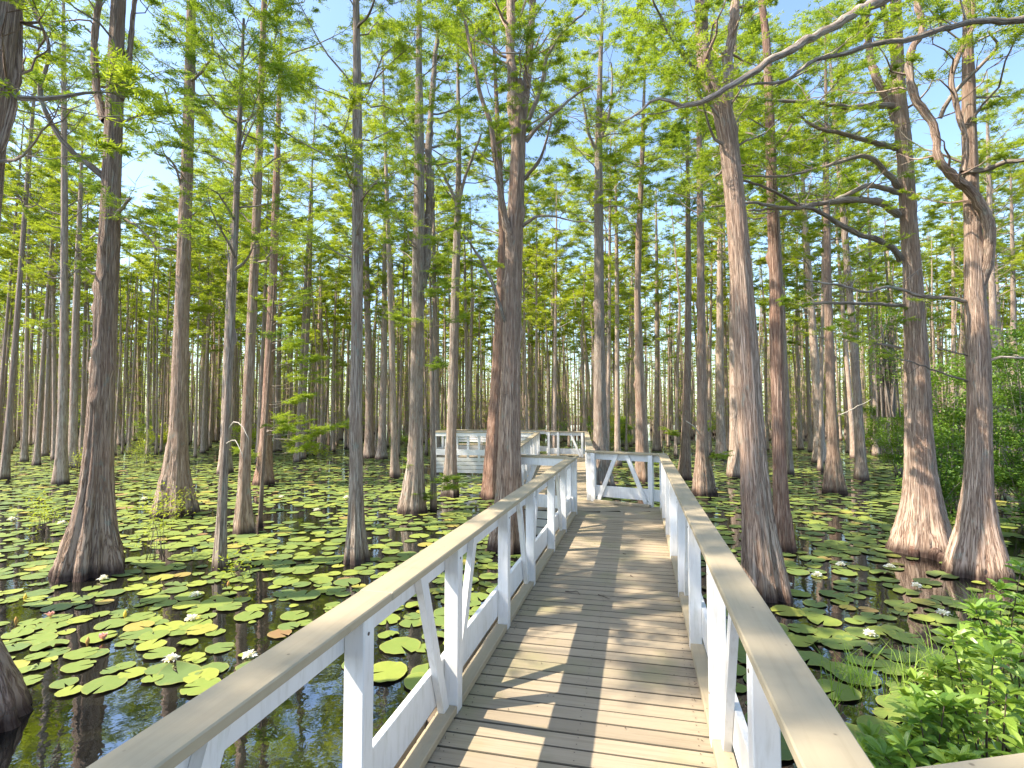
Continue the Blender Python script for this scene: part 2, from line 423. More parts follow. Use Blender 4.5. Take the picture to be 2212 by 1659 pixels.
def deck_section(name, label, poly, heading, pitch=0.1415, rng=None, skirts=(), z=DECK, beams=True):
    """boards laid across the heading, clipped to a convex polygon"""
    t = thing(name, label, "boardwalk", (0, 0, 0), "sections of the boardwalk")
    from mathutils import Matrix
    h = Vector((math.cos(heading), math.sin(heading))); s = Vector((-h.y, h.x))
    us = [Vector(p[:2]).dot(h) for p in poly]
    b = Buf(); u = min(us) + 0.001; n = len(poly)
    while u < max(us) - 0.02:
        uc = u + pitch / 2; xs = []
        for i in range(n):
            p, q = Vector(poly[i][:2]), Vector(poly[(i + 1) % n][:2])
            a, c = p.dot(h) - uc, q.dot(h) - uc
            if a * c < 0: xs.append((p + (q - p) * (a / (a - c))).dot(s))
        if len(xs) >= 2:
            v0, v1 = min(xs), max(xs)
            dz = rng.uniform(-0.0015, 0.0015); gp = rng.uniform(0.0026, 0.0048)
            M = Matrix.Translation((h.x * uc + s.x * (v0 + v1) / 2, h.y * uc + s.y * (v0 + v1) / 2, z + dz)) @ Matrix.Rotation(heading - math.pi / 2 + rng.uniform(-0.0015, 0.0015), 4, 'Z')
            L = (v1 - v0) / 2
            # local x runs along the board
            cbox(b, (-L, -pitch / 2 + gp, -0.036), (L, pitch / 2 - gp, 0), 0.006, 0, M)
        u += pitch
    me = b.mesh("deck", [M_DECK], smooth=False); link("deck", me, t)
    return t

def timber(parent, name, p, q, z0, z1, off0, off1, m, rng=None, ch=0.004, a0=0.0, a1=0.0, axis='x'):
    """board along p->q between heights z0,z1, lateral offsets off0..off1 (left positive)"""
    M, L = frame_M(p, q, 0); b = Buf()
    cbox(b, (a0, off0, z0), (L + a1, off1, z1), ch, 0, M)
    me = b.mesh(name, [m], smooth=False)
    return link(name, me, parent)

def railing(name, label, p, q, side, posts, braced, cat="railing", cap_ext=(0.0, 0.0), end_open=False, low=True, gate=False, nseg=4.9, postz=0.0, bolts=False):
    """side=+1: the deck lies to the left of p->q. Post inner faces on the p-q line."""
    t = thing(name, label, cat, (p[0], p[1], DECK), "white railings of the boardwalk")
    pp = Vector((p[0], p[1])); qq = Vector((q[0], q[1])); d = (qq - pp); L = d.length; ang = math.atan2(d.y, d.x)
    from mathutils import Matrix
    t.rotation_euler.z = ang
    s = side                      # local y: + towards the left of travel
    def yy(a, b_):                # a..b_ measured outward from the inner face
        return (min(-s * a, -s * b_), max(-s * a, -s * b_))
    # cap, laid in lengths that butt
    x = -cap_ext[0]; end = L + cap_ext[1]; k = 0
    rr = random.Random(len(name) + int(L * 100))
    while x < end - 0.05:
        x1 = min(end, x + nseg)
        if end - x1 < 0.6: x1 = end
        b = Buf(); y0, y1 = yy(-0.012 + rr.uniform(-.002, .002), 0.150 + rr.uniform(-.003, .003))
        cbox(b, (x + 0.0015, y0, CAPH - 0.038), (x1 - 0.0015, y1, CAPH), 0.005)
        # grain runs along the cap: store the along axis in y
        b.A = [np.stack([a[:, 1], a[:, 0], a[:, 2]], -1) for a in b.A]
        link("cap_rail", b.mesh("cap_rail", [M_CAP], False), t); x = x1; k += 1
    b = Buf(); y0, y1 = yy(0.0905, 0.128); cbox(b, (-cap_ext[0] * 0.5, y0, CAPH - 0.178), (L, y1, CAPH - 0.0385), 0.003)
    link("top_board", b.mesh("top_board", [M_WHITE], False), t)
    if low:
        b = Buf(); y0, y1 = yy(0.0905, 0.128); cbox(b, (0, y0, 0.10), (L, y1, 0.325), 0.003)
        link("lower_board", b.mesh("lower_board", [M_WHITE], False), t)
    for x in posts:
        b = Buf(); y0, y1 = yy(0.0, 0.0900); cbox(b, (x - 0.045, y0, -0.25 + postz), (x + 0.045, y1, CAPH - 0.0385), 0.004)
        po = link("post", b.mesh("post", [M_WHITE], False), t)
        if bolts:
            for zb_ in (0.14, 0.27, 0.93):
                b = Buf(); yb = yy(-0.003, 0.001); xo = x + rr.uniform(-.012, .012)
                tube(b, [(xo, yb[0] if s > 0 else yb[1], zb_), (xo, yb[0] * .2 + yb[1] * .8 if s > 0 else yb[0] * .8 + yb[1] * .2, zb_)][::(1 if s > 0 else 1)], [0.008, 0.008], 8)
                if zb_ == 0.93 or rr.random() < 0.5: link("bolt", b.mesh("bolt", [M_TWIG]), po)
    for x, dirs in braced:
        for e in dirs:
            b = Buf(); y0, y1 = yy(0.048, 0.0880)
            x0 = x + e * 0.047; x1 = x + e * 0.50; hw = 0.043
            # slanted board: bottom at post foot, top under the cap board
            za, zb = 0.005, CAPH - 0.179
            Vv = []
            for yv in (y0, y1):
                Vv += [(x0, yv, za), (x0 + e * 2 * hw, yv, za), (x1 + e * hw, yv, zb + 0.13), (x1 - e * hw, yv, zb + 0.13)]
            Fq = [(0, 1, 2, 3), (7, 6, 5, 4), (0, 4, 5, 1), (1, 5, 6, 2), (2, 6, 7, 3), (3, 7, 4, 0)]
            if e * s < 0: Fq = [f[::-1] for f in Fq]
            b.add(Vv, Fq)
            link("brace", b.mesh("brace", [M_WHITE], False), t)
    return t

rng = random.Random(5)
# corner points
A0 = (XL, -1.6); A1 = (XL, 9.95)            # left side of the first run
B0 = (XR, 1.30); B1 = (XR, 10.72)           # right side
Gr = (0.40, 10.86); Gl = (-1.05, 11.38)     # end panel
S2R = (-2.10, 21.9); S2L0 = (-2.42, 10.22); S2L1 = (-3.80, 21.15)
d1 = deck_section("boardwalk", "straight tan plank walkway running from the foreground to the angled end panel", [(XL - 0.14, -1.6), (XR + 0.14, -1.6), (XR + 0.14, 10.6), (XL - 0.14, 10.05)], math.pi / 2, rng=rng)
for X0, X1 in ((XL - 0.10, XL - 0.002), (XR + 0.002, XR + 0.10)):
    ys = [-1.6, 0.87, 2.1, 3.3, 4.6, 5.8, 7.2, 8.4, 9.9] if X0 < -1 else [0.9, 2.1, 3.3, 4.6, 5.8, 7.2, 8.4, 9.7, 10.6]
    for i in range(len(ys) - 1):
        b = Buf(); cbox(b, (X0, ys[i] + 0.048, 0.0035), (X1, ys[i + 1] - 0.048, 0.05), 0.004)
        b.A = [np.stack([a[:, 0], a[:, 1], a[:, 2]], -1) for a in b.A]
        o = link("kerb", b.mesh("kerb", [M_CAP], False), d1); o.location.z = DECK
rn = random.Random(3); b = Buf()
yb_ = -1.6 + 0.001
while yb_ < 10.2:
    for X in (XL + 0.05, -0.36, XR - 0.06):
        for e in (0.035, 0.105):
            x = X + rn.uniform(-.008, .008); y = yb_ + e + rn.uniform(-.006, .006); a = np.arange(6) * math.pi / 3; r_ = 0.0042
            b.add(np.stack([x + r_ * np.cos(a), y + r_ * np.sin(a), np.full(6, DECK + 0.0032)], -1), [(0, 1, 2, 3), (0, 3, 4, 5)])
    yb_ += 0.1415
o = link("nails", b.mesh("nails", [M_TWIG], False), d1); o['kind'] = 'stuff'
# joists and fascia
for X in (XL - 0.12, -0.36, XR + 0.08):
    b = Buf(); cbox(b, (X, -1.6, DECK - 0.26), (X + 0.045, 10.1, DECK - 0.042), 0.003); link("joist", b.mesh("joist", [M_TIMB], False), d1)
for X, o2 in ((XL - 0.24, 0), (XR + 0.20, 1)):
    b = Buf(); cbox(b, (X, -1.6, DECK - 0.24), (X + 0.035, 9.9, DECK - 0.02), 0.003); link("fascia", b.mesh("fascia", [M_WHITE], False), d1)
for y in (0.2, 3.3, 6.4, 9.4):
    for X in (XL - 0.14, XR + 0.06):
        b = Buf(); tube(b, [(X, y, -0.9), (X, y, DECK - 0.045)], [0.09, 0.085], 10); link("piling", b.mesh("piling", [M_TIMB], True), d1)

# landing (between run one and run two) and run two, laid on a different heading
h2 = math.atan2(S2R[1] - Gl[1], S2R[0] - Gl[0])
d2 = deck_section("boardwalk", "tan plank landing with slanted boards where the walkway jogs left", [(XR + 0.14, 10.615), (0.44, 10.95), (-1.02, 11.5), (-2.62, 11.5), (-2.55, 10.2), (XL - 0.14, 10.065)], R(112), rng=rng)
d3 = deck_section("boardwalk", "second tan plank run leading on from the landing towards the platform", [(-1.02, 11.51), (-2.62, 11.51), (-3.93, 21.2), (-2.0, 22.0)], h2, rng=rng)
d4 = deck_section("boardwalk", "far platform deck above white skirting boards across the lily pond", [(-3.95, 21.0), (-2.0, 22.01), (-2.2, 23.6), (-8.15, 23.2), (-8.15, 20.68)], R(176), rng=rng)
def skirt(parent, p, q, n=4, z1=DECK - 0.005, bh=0.135, gap=0.018, out_=0.0):
    for i in range(n):
        zt = z1 - i * (bh + gap)
        timber(parent, "skirt_board", p, q, zt - bh, zt, out_, out_ + 0.03, M_WHITE)
skirt(d4, (-8.15, 20.63), (-3.95, 20.95), 4)
skirt(d3, (-2.66, 10.2), (-3.97, 21.0), 2)
skirt(d2, (-2.55, 10.14), (XL - 0.16, 9.99), 3)
# kerb under end panel
timber(d2, "kerb", Gl, Gr, DECK + 0.0035, DECK + 0.05, -0.10, -0.002, M_CAP, a0=0.18, a1=-0.2)

py = [0.85, 2.11, 3.30, 4.62, 5.80, 7.22, 8.40, 9.88]
r1 = railing("railing", "long white railing with tan cap on the left edge of the near walkway", (XL, -1.6), (XL, 9.95), -1, [y + 1.6 for y in py], [(y + 1.6, (-1, 1)) for y in (0.85, 3.30, 5.80, 8.40)], nseg=3.9, bolts=True)
r2 = railing("railing", "long white railing with tan cap on the right edge of the near walkway", (XR, 0.95), (XR, 10.72), 1, [y - 0.95 for y in (1.0, 2.11, 3.30, 4.56, 5.80, 7.22, 8.40, 9.65, 10.6)], [(y - 0.95, (-1, 1)) for y in (3.30, 5.80, 8.40)], nseg=3.2, bolts=True)
r3 = railing("railing", "angled white end panel with two slanting braces closing the near walkway", (Gl[0], Gl[1]), (Gr[0], Gr[1]), -1, [0.12, 1.33], [(0.12, (1,)), (1.33, (-1,))], cap_ext=(0.05, 0.08))
dS = (Vector(S2R) - Vector(Gl)); LS = dS.length
nrm = Vector((-0.02, 0.12))
r4 = railing("railing", "white railing on the right side of the second run, behind the end panel", (Gl[0] - 0.02, Gl[1] + 0.10), S2R, 1, [0.06] + [1.25 * i for i in range(1, int(LS / 1.25) + 1)], [(2.5 * i, (-1, 1)) for i in range(1, int(LS / 2.5) + 1)], nseg=3.7)
r5 = railing("railing", "white railing on the left side of the second run, behind the middle trunks", S2L0, S2L1, -1, [0.06] + [1.1 * i for i in range(1, 10)] + [10.9], [(2.2 * i, (-1, 1)) for i in range(1, 5)], nseg=3.7)
r6 = railing("railing", "short white return railing with one brace at the far end of the left railing", (S2L0[0] + 0.02, S2L0[1] - 0.04), (XL - 0.02, 9.86), 1, [0.1, 1.22], [(0.1, (1,))])
r7 = railing("railing", "white end panel with a brace closing the far end of the second run", (-3.74, 22.3), (-2.12, 22.15), -1, [0.1, 0.5, 1.5], [(1.5, (-1,))], cap_ext=(0.05, 0.05))
r8 = railing("railing", "white railing on the near side of the far viewing platform", (-8.1, 20.75), (-3.86, 21.08), 1, [0.45 * i + 0.1 for i in range(10)], [], nseg=3.0)
r9 = railing("railing", "white railing on the back edge of the far viewing platform", (-8.1, 23.1), (-3.9, 23.5), -1, [1.2 * i + 0.1 for i in range(4)], [], nseg=3.0)
r10 = railing("railing", "white railing on the left end of the far viewing platform", (-8.12, 20.82), (-8.12, 23.1), -1, [0.1, 1.2, 2.3], [], nseg=3.0)
r11 = railing("railing", "tan cap of the branching railing in the bottom right corner", (XR + 0.145, 1.265), (3.3, 2.47), -1, [0.5, 1.6, 2.7], [], cap_ext=(0.0, 0.1))
# deck the branch railing stands on
d5 = deck_section("boardwalk", "side landing planks beneath the branching railing at bottom right", [(XR + 0.15, 1.38), (3.35, 2.58), (3.5, -1.6), (XR + 0.15, -1.6)], R(20), rng=rng)

# benches on the far platform
def bench(x0, y0, x1, y1, label):
    d = Vector((x1 - x0, y1 - y0)); t = thing("bench", label, "bench", (x0, y0, DECK), "slatted benches on the platform", math.atan2(d.y, d.x)); L = d.length
    for k in range(3):
        b = Buf(); cbox(b, (0, 0.10 * k, 0.40), (L, 0.10 * k + 0.085, 0.44), 0.004); link("seat", b.mesh("seat", [M_CAP], False), t)
    for k in range(4):
        b = Buf(); cbox(b, (0, 0.34 + 0.03 * k, 0.50 + 0.11 * k), (L, 0.37 + 0.03 * k, 0.59 + 0.11 * k), 0.004); link("backrest", b.mesh("backrest", [M_WHITE], False), t)
    for x in (0.1, L - 0.18):
        b = Buf(); cbox(b, (x, 0.02, 0), (x + 0.08, 0.08, 0.398), 0.004); link("leg", b.mesh("leg", [M_WHITE], False), t)
        b = Buf(); cbox(b, (x, 0.30, 0), (x + 0.08, 0.338, 0.90), 0.004); link("leg", b.mesh("leg", [M_WHITE], False), t)
bench(-7.9, 22.5, -6.2, 22.6, "slatted white bench at the left of the far platform")
bench(-5.9, 22.62, -4.3, 22.75, "slatted white bench at the right of the far platform, nearer the second run")

# ------------------------------------------------------------------ foliage generators
def leaflets(buf, base, dirs, lens, n, L, wd, rg, m=1, flat=0.35, droop=0.0):
    """feathery needles along twigs; base, dirs: (k,3), lens: (k,)"""
    k = len(base)
    if not k: return
    t = (np.arange(n)[None, :] + rg.uniform(0, 1, (k, n))) / n
    bp = base[:, None, :] + dirs[:, None, :] * (t * lens[:, None])[..., None]
    bp[..., 2] += droop * (t ** 2) * lens[:, None]
    up = np.array([0, 0, 1.0])
    side = np.cross(dirs, up); side /= np.linalg.norm(side, axis=1)[:, None] + 1e-6
    sg = np.where((np.arange(n) % 2) == 0, 1.0, -1.0)[None, :, None]
    ax = side[:, None, :] * sg * 0.8 + dirs[:, None, :] * 0.75 + rg.normal(0, flat, (k, n, 3))
    ax /= np.linalg.norm(ax, axis=2)[..., None] + 1e-6
    ll = L * rg.uniform(0.6, 1.25, (k, n))[..., None] * (1 - 0.45 * t[..., None])
    tip = bp + ax * ll
    wv = np.cross(ax, up[None, None, :] + rg.normal(0, 0.5, (k, n, 3)))
    wv /= np.linalg.norm(wv, axis=2)[..., None] + 1e-6
    ww = wd * rg.uniform(0.7, 1.3, (k, n))[..., None]
    mid = bp + ax * ll * 0.45
    V = np.stack([bp, mid + wv * ww * 0.5, tip, mid - wv * ww * 0.5], 2).reshape(-1, 3)
    N = k * n; F = np.arange(N * 4).reshape(N, 4)
    buf.add(V, F, None, None, m)

def grow_limb(bb, bl, start, az, el, L, r0, rg, p, leaves=True):
    """one procedural limb with side twigs"""
    d = np.array([math.cos(az) * math.cos(el), math.sin(az) * math.cos(el), math.sin(el)])
    n = 7; t = np.linspace(0, 1, n)
    up2 = rg.uniform(0.05, 0.35) * L
    wig = np.cumsum(rg.normal(0, 0.035 * L, (n, 3)), axis=0); wig[0] = 0
    pts = np.array(start)[None, :] + d[None, :] * (L * t)[:, None] + wig
    pts[:, 2] += up2 * t ** 2 - p.get('sag', 0.0) * L * np.sin(t * math.pi) * 0.3
    tube(bb, pts, r0 * (1 - 0.85 * t), p['seg'], 0)
    nt_ = max(3, int(L * p['twigs']))
    ts = rg.uniform(p.get('t0', 0.3), 1.0, nt_); ts[-1] = 1.0
    base = np.stack([np.interp(ts, t, pts[:, k]) for k in range(3)], -1)
    a2 = az + rg.choice([-1, 1], nt_) * rg.uniform(0.35, 1.25, nt_); a2[-1] = az
    e2 = rg.uniform(-0.15, 0.40, nt_)
    tl = p['tl'] * rg.uniform(0.5, 1.2, nt_) * (1.15 - 0.45 * ts)
    dirs = np.stack([np.cos(a2) * np.cos(e2), np.sin(a2) * np.cos(e2), np.sin(e2)], -1)
    tw = base[:, None, :] + dirs[:, None, :] * (tl[:, None] * np.array([0, 0.5, 1.0])[None, :])[..., None]
    for i in range(nt_):
        tube(bb, tw[i], np.array([1, 0.7, 0.3]) * p['tr'], 3, 0, cap=False)
    # second-order sprigs
    if p.get('sprig', 0):
        q = p['sprig']; bi = np.repeat(np.arange(nt_), q); s2 = rg.uniform(0.15, 1.0, nt_ * q)
        b2 = base[bi] + dirs[bi] * (tl[bi] * s2)[:, None]
        a3 = a2[bi] + rg.choice([-1, 1], nt_ * q) * rg.uniform(0.3, 1.1, nt_ * q); e3 = e2[bi] + rg.normal(0, 0.22, nt_ * q)
        d3_ = np.stack([np.cos(a3) * np.cos(e3), np.sin(a3) * np.cos(e3), np.sin(e3)], -1)
        l3 = tl[bi] * rg.uniform(0.3, 0.6, nt_ * q)
        base = np.vstack([base, b2]); dirs = np.vstack([dirs, d3_]); tl = np.concatenate([tl, l3])
    if leaves:
        leaflets(bl, base, dirs, tl, p['n'], p['L'], p['w'], rg, 1, p.get('flat', 0.35))
    return pts

NEARP = dict(seg=5, twigs=9, tl=0.60, tr=0.0045, n=20, L=0.085, w=0.012, sprig=6, t0=0.40, flat=0.35)
MIDP = dict(seg=4, twigs=6.5, tl=0.66, tr=0.008, n=16, L=0.155, w=0.020, sprig=5, t0=0.52, flat=0.26)
FARP = dict(seg=3, twigs=5.5, tl=0.70, tr=0.010, n=14, L=0.23, w=0.036, sprig=4, t0=0.50, flat=0.26)

def crown(axis, z0, z1, Rm, nl, rg, p, r0=0.03, shape=0.75, lower=0.0):
    b = Buf()
    zs = z0 + (z1 - z0) * np.sort(rg.uniform(0, 1, nl) ** 0.85)
    az = rg.uniform(0, 2 * math.pi)
    for i, z in enumerate(zs):
        az += 2.4 + rg.normal(0, 0.5)
        f = (z - z0) / (z1 - z0)
        prof = (0.55 + 0.45 * math.sin(min(1, f * 1.6 + 0.25) * math.pi / 2)) * (1 - max(0, f - 0.55) / 0.45 * (1 - 0.25)) if f > 0.55 else (0.6 + 0.4 * f / 0.55)
        L = Rm * prof * rg.uniform(0.55, 1.2)
        c = axis(z); el = rg.uniform(0.05, 0.55) + 0.35 * f
        grow_limb(b, b, (c[0], c[1], z), az, el, L, r0 * (1 - 0.6 * f) * rg.uniform(0.7, 1.2), rg, p)
    return b

# ------------------------------------------------------------------ trunk generator
def trunk_mesh(name, zz, cx, cy, rr, seg, rg, mats, flute=0.16, rings=None, rough=0.03, knobs=0):
    """zz.. control heights; horizontal rings"""
    z0, z1 = zz[0], zz[-1]
    rings = rings or 60
    # finer rings near the flared foot
    t = np.linspace(0, 1, rings); z = z0 + (z1 - z0) * t ** 1.45
    def sm(v):
        f = np.interp(np.linspace(z0, z1, 400), zz, v); k = np.ones(9) / 9
        g_ = np.convolve(np.pad(f, 4, mode='edge'), k, mode='valid'); g_[:6] = f[:6]; g_[-6:] = f[-6:]
        return np.interp(z, np.linspace(z0, z1, 400), g_)
    X, Y, RR = sm(cx), sm(cy), sm(rr)
    th = np.arange(seg) / seg * 2 * math.pi
    rb = rr[0]; rt = np.interp(3.0, zz, rr)
    fl = np.clip((RR - rt) / max(rb - rt, 1e-3), 0, 1) ** 0.75 if rb > rt * 1.15 else np.zeros(rings)
    ks = [(4, rg.uniform(0, 6.3), 0.40), (7, rg.uniform(0, 6.3), 0.40), (12, rg.uniform(0, 6.3), 0.42), (19, rg.uniform(0, 6.3), 0.34)]
    fluting = sum(a * np.cos(k * th[None, :] + ph + 0.35 * np.sin(z[:, None] * 1.3 + ph)) for k, ph, a in ks)
    vy = sum(-a * (1 - np.abs(np.sin(k * th[None, :] * 0.5 + ph + 0.25 * np.sin(z[:, None] * 2 + ph)))) ** 4 for k, ph, a in ((10, rg.uniform(0, 6.3), 0.55), (18, rg.uniform(0, 6.3), 0.40), (30, rg.uniform(0, 6.3), 0.25)))
    q = RR[:, None] * (1 + flute * fl[:, None] * (fluting + vy) + 0.035 * vy)
    lowf = sum(0.35 * np.cos(k * th[None, :] + ph + z[:, None] * tw) for k, ph, tw in ((2, rg.uniform(0, 6), 0.5), (3, rg.uniform(0, 6), -0.4), (7, rg.uniform(0, 6), 0.22)))
    q = q * (1 + 0.06 * lowf) + RR[:, None] * rough * rg.uniform(-1, 1, (rings, seg)) * 0.6
    # shaggy vertical bark plates
    plate = np.repeat(rg.uniform(-1, 1, (max(2, rings // 5), seg)), 5, axis=0)
    plate = np.vstack([plate] * 2)[:rings]
    q = q + RR[:, None] * rough * plate
    for _ in range(knobs):
        zi = rg.uniform(2.5, min(z1, 7.5)); ti = rg.uniform(0, 2 * math.pi)
        dd = ((z[:, None] - zi) / 0.10) ** 2 + ((np.angle(np.exp(1j * (th[None, :] - ti)))) / 0.42) ** 2
        q = q + 0.06 * np.exp(-dd)
    V = np.stack([X[:, None] + q * np.cos(th), Y[:, None] + q * np.sin(th), np.repeat(z[:, None], seg, 1)], -1).reshape(-1, 3)
    ph = rg.uniform(0, 20)
    rc = max(0.09, rt * 1.35); one = np.ones_like(q) * rc; A = np.stack([one * np.cos(th) + ph, one * np.sin(th) + ph, np.repeat(z[:, None], seg, 1)], -1).reshape(-1, 3)
    i = np.arange(rings - 1)[:, None] * seg; j = np.arange(seg)[None, :]; k = ((np.arange(seg) + 1) % seg)[None, :]
    F = np.stack([i + j, i + k, i + seg + k, i + seg + j], -1).reshape(-1, 4)
    return mesh_np(name, V, F, None, mats, attrs={'bark': A})

GT = "cypress trees standing in the lily pond"
heroes = []
def hero(label, pts, seg=40, bark=None, forks=(), limbs=(), nlimb=10, Rm=2.2, z0=None, sprays=(), base_hz=None, top=13.5, knobs=2, rg=None, name="cypress_tree", flute=0.30, dead=(), crown_top=None, P_=NEARP):
    """pts: surveyed (px, py, width_px) of the trunk from the water up"""
    seed = int(abs(pts[0][0] * 3 + pts[0][1])); rg = np.random.default_rng(seed)
    b0 = G(pts[0][0], pts[0][1], 0.0); hz = base_hz or cam_depth(b0)
    bark = bark or M_BARK
    base = P(pts[0][0], pts[0][1], hz); base.z = 0
    t = thing(name, label, "tree", base, GT)
    zz, xs, ys, rr = [], [], [], []
    cth = math.cos(math.atan((pts[len(pts) // 2][0] - CX) / FPX)); wpx = lambda w_: w_ * hz / FPX / 2 * (0.95 if hz < 9.5 else 0.90) * cth
    for px, py_, w_ in pts:
        q = P(px, py_, hz) - base
        zz.append(q.z); xs.append(q.x); ys.append(q.y); rr.append(wpx(w_))
    zz[0] = -0.35; rr[0] *= 1.22; rr[1] *= 1.12; rr[2] *= 1.05
    if top > zz[-1] + 0.5:
        # carry on above the frame
        k = (top - zz[-1]); sl_x = (xs[-1] - xs[-2]) / max(0.3, zz[-1] - zz[-2]); sl_y = (ys[-1] - ys[-2]) / max(0.3, zz[-1] - zz[-2])
        sl_x = max(-.12, min(.12, sl_x)); sl_y = max(-.12, min(.12, sl_y))
        zz.append(top); xs.append(xs[-1] + sl_x * k); ys.append(ys[-1] + sl_y * k); rr.append(max(0.02, rr[-1] * 0.35))
    hgt = zz[-1]
    me = trunk_mesh("trunk", zz, xs, ys, rr, seg, rg, [bark], flute, rings=int(26 + hgt * 9), rough=0.035, knobs=knobs)
    link("trunk", me, t)
    bl = Buf()
    def do_limb(nodes, nm, leafy, dz=0.0, matl=None):
        Lp, Lr = [], []
        n = len(nodes)
        for i, nd in enumerate(nodes):
            px, py_, w_ = nd[:3]; off = nd[3] if len(nd) > 3 else dz * i / max(1, n - 1)
            q = P(px, py_, hz + off) - base; Lp.append(tuple(q)); Lr.append(w_ * (hz + off) / FPX / 2 * cth * (1.1 if nm == 'limb' else 1.0))
        pp_, r_ = resample(Lp, Lr, 0.10)
        b = Buf(); jit = np.cumsum(rg.normal(0, 0.009, pp_.shape), axis=0) ; jit[0] = 0
        pp_ = pp_ + jit
        tube(b, pp_, r_ * (1 + rg.uniform(-0.10, 0.10, len(r_))), 12 if max(r_) > 0.04 else 8, 0, 0.13, rg)
        # side twigs
        tot = len(pp_); bt = Buf(); bt2 = Buf()
        ns = int(leafy * tot * 0.34) + (3 if leafy > 0 else 0)
        for _ in range(ns):
            i = rg.integers(int(tot * 0.25), tot); i = min(i, tot - 1)
            az = rg.uniform(0, 2 * math.pi)
            p2 = dict(NEARP); p2['twigs'] = 6; p2['tl'] = 0.38
            grow_limb(bt, bl, pp_[i], az, rg.uniform(-0.2, 0.9), rg.uniform(0.4, 1.1), max(0.006, r_[i] * 0.35), rg, p2, leaves=rg.uniform() < 0.6)
        for x in bt.V: pass
        if bt.n:
            cat4 = np.concatenate(bt.F4); b.add(np.concatenate(bt.V), cat4, np.concatenate(bt.F3) if bt.F3 else None, np.concatenate(bt.A))
        link(nm, b.mesh(nm, [matl or M_LIMB]), t)
    for f in forks: do_limb(f, "stem", 0.5, 0.25, bark)
    for l in limbs: do_limb(l[0], "limb", l[1], l[2] if len(l) > 2 else -0.6)
    for l in dead: do_limb([(a_[0], a_[1], a_[2] * 0.7) for a_ in l], "dead_limb", 0.0, -0.3, M_PALE)
    ax = lambda z: (float(np.interp(z, zz, xs)), float(np.interp(z, zz, ys)))
    z0 = z0 if z0 is not None else 4.2
    cr = crown(ax, z0, crown_top or hgt, Rm, int(nlimb * (1.3 if top < 14 else 1.15)), rg, P_, r0=0.028)
    # low sprays of needles seen against the trunks
    for (px, py_, Ls, side) in sprays:
        q = P(px, py_, hz - 0.15) - base; a = YAW + (0 if side > 0 else math.pi) + rg.uniform(-0.4, 0.4)
        c = ax(q.z)
        st = np.array([c[0], c[1], q.z - 0.05])
        dd = np.array(q) - st; Lh = max(0.25, math.hypot(dd[0], dd[1]) + Ls * 0.5)
        for kk in range(3):
            grow_limb(cr, cr, st + np.array([0, 0, rg.uniform(-.08, .08)]), math.atan2(dd[1], dd[0]) + rg.uniform(-.3, .3), rg.uniform(-.02, .15), Lh * rg.uniform(.75, 1.1), 0.010, rg, dict(NEARP, t0=0.40, twigs=9, tl=0.42, n=26, L=0.10, w=0.009, flat=0.28, sprig=6))
    if bl.n: cr.add(np.concatenate(bl.V), np.concatenate(bl.F4), None, None, 1)
    if cr.n:
        link("crown", cr.mesh("crown", [M_LIMB, M_CYPN], False), t)
    heroes.append((base.x, base.y, rr[1] if len(rr) > 1 else 0.2, rr[0]))
    return t

def c7(L, w0, w1):      # reading of the upper right enlargement -> photo px with widths
    n = len(L); return [((1900 + x / 1.3827) / 1.3562, (y / 1.3827) / 1.3562, w0 + (w1 - w0) * i / (n - 1)) for i, (x, y) in enumerate(L)]

hero("thick cypress cut off by the left edge, its flared foot in the bottom left corner",
     [(-100, 1585, 350), (-104, 1500, 280), (-110, 1390, 205), (-98, 1250, 150), (-88, 1080, 118), (-76, 900, 104), (-58, 700, 96), (-40, 500, 90), (-22, 300, 84), (0, 120, 76), (16, 0, 70)],
     forks=[[(-4, 330, 26), (22, 180, 30), (36, 60, 32), (44, -60, 30)]], limbs=[([(0, 350, 10), (40, 325, 7), (80, 270, 5), (120, 215, 3)], 0.5)], nlimb=9, z0=4.6, top=8.5, Rm=1.8, seg=56)
hero("stout cypress with wide fluted foot and burls, largest trunk left of the walkway",
     [(196, 1238, 150), (198, 1190, 128), (203, 1130, 104), (208, 1060, 84), (213, 980, 70), (218, 880, 62), (225, 760, 56), (230, 640, 54), (236, 520, 52), (240, 400, 46), (246, 250, 44), (250, 120, 40), (256, 0, 36)],
     forks=[[(228, 262, 22), (212, 215, 20), (207, 150, 18), (214, 70, 17), (226, -20, 15)], [(262, 215, 16), (278, 165, 15), (286, 100, 13), (296, 20, 11), (310, -60, 9)]],
     limbs=[([(232, 388, 16), (190, 350, 13), (150, 320, 12), (112, 262, 11), (92, 200, 10), (108, 120, 9), (92, 60, 7), (66, 0, 6)], 0.7), ([(245, 480, 12), (262, 450, 9), (282, 425, 6)], 0.2),
            ([(262, 470, 8), (300, 500, 5), (330, 540, 3)], 0.3)],
     dead=[[(222, 590, 14), (200, 588, 11), (188, 575, 6)], [(226, 512, 12), (205, 508, 9), (192, 516, 5)]],
     nlimb=7, z0=6.4, top=12, knobs=9, seg=64, Rm=2.2)
hero("cypress with a ragged split cone-shaped foot, second big trunk from the left edge",
     [(378, 1112, 98), (378, 1060, 76), (380, 1000, 56), (384, 930, 44), (388, 820, 40), (393, 680, 38), (398, 520, 34), (404, 360, 30), (409, 200, 27), (412, 60, 24), (413, 0, 23)],
     limbs=[([(408, 180, 8), (440, 150, 6), (455, 110, 5), (452, 60, 4)], 0.6), ([(395, 300, 7), (372, 240, 5), (352, 180, 4)], 0.5), ([(398, 420, 7), (370, 350, 5), (330, 330, 4)], 0.8)], nlimb=22, z0=6.0, top=15, knobs=3, seg=52, flute=0.24, Rm=2.4)
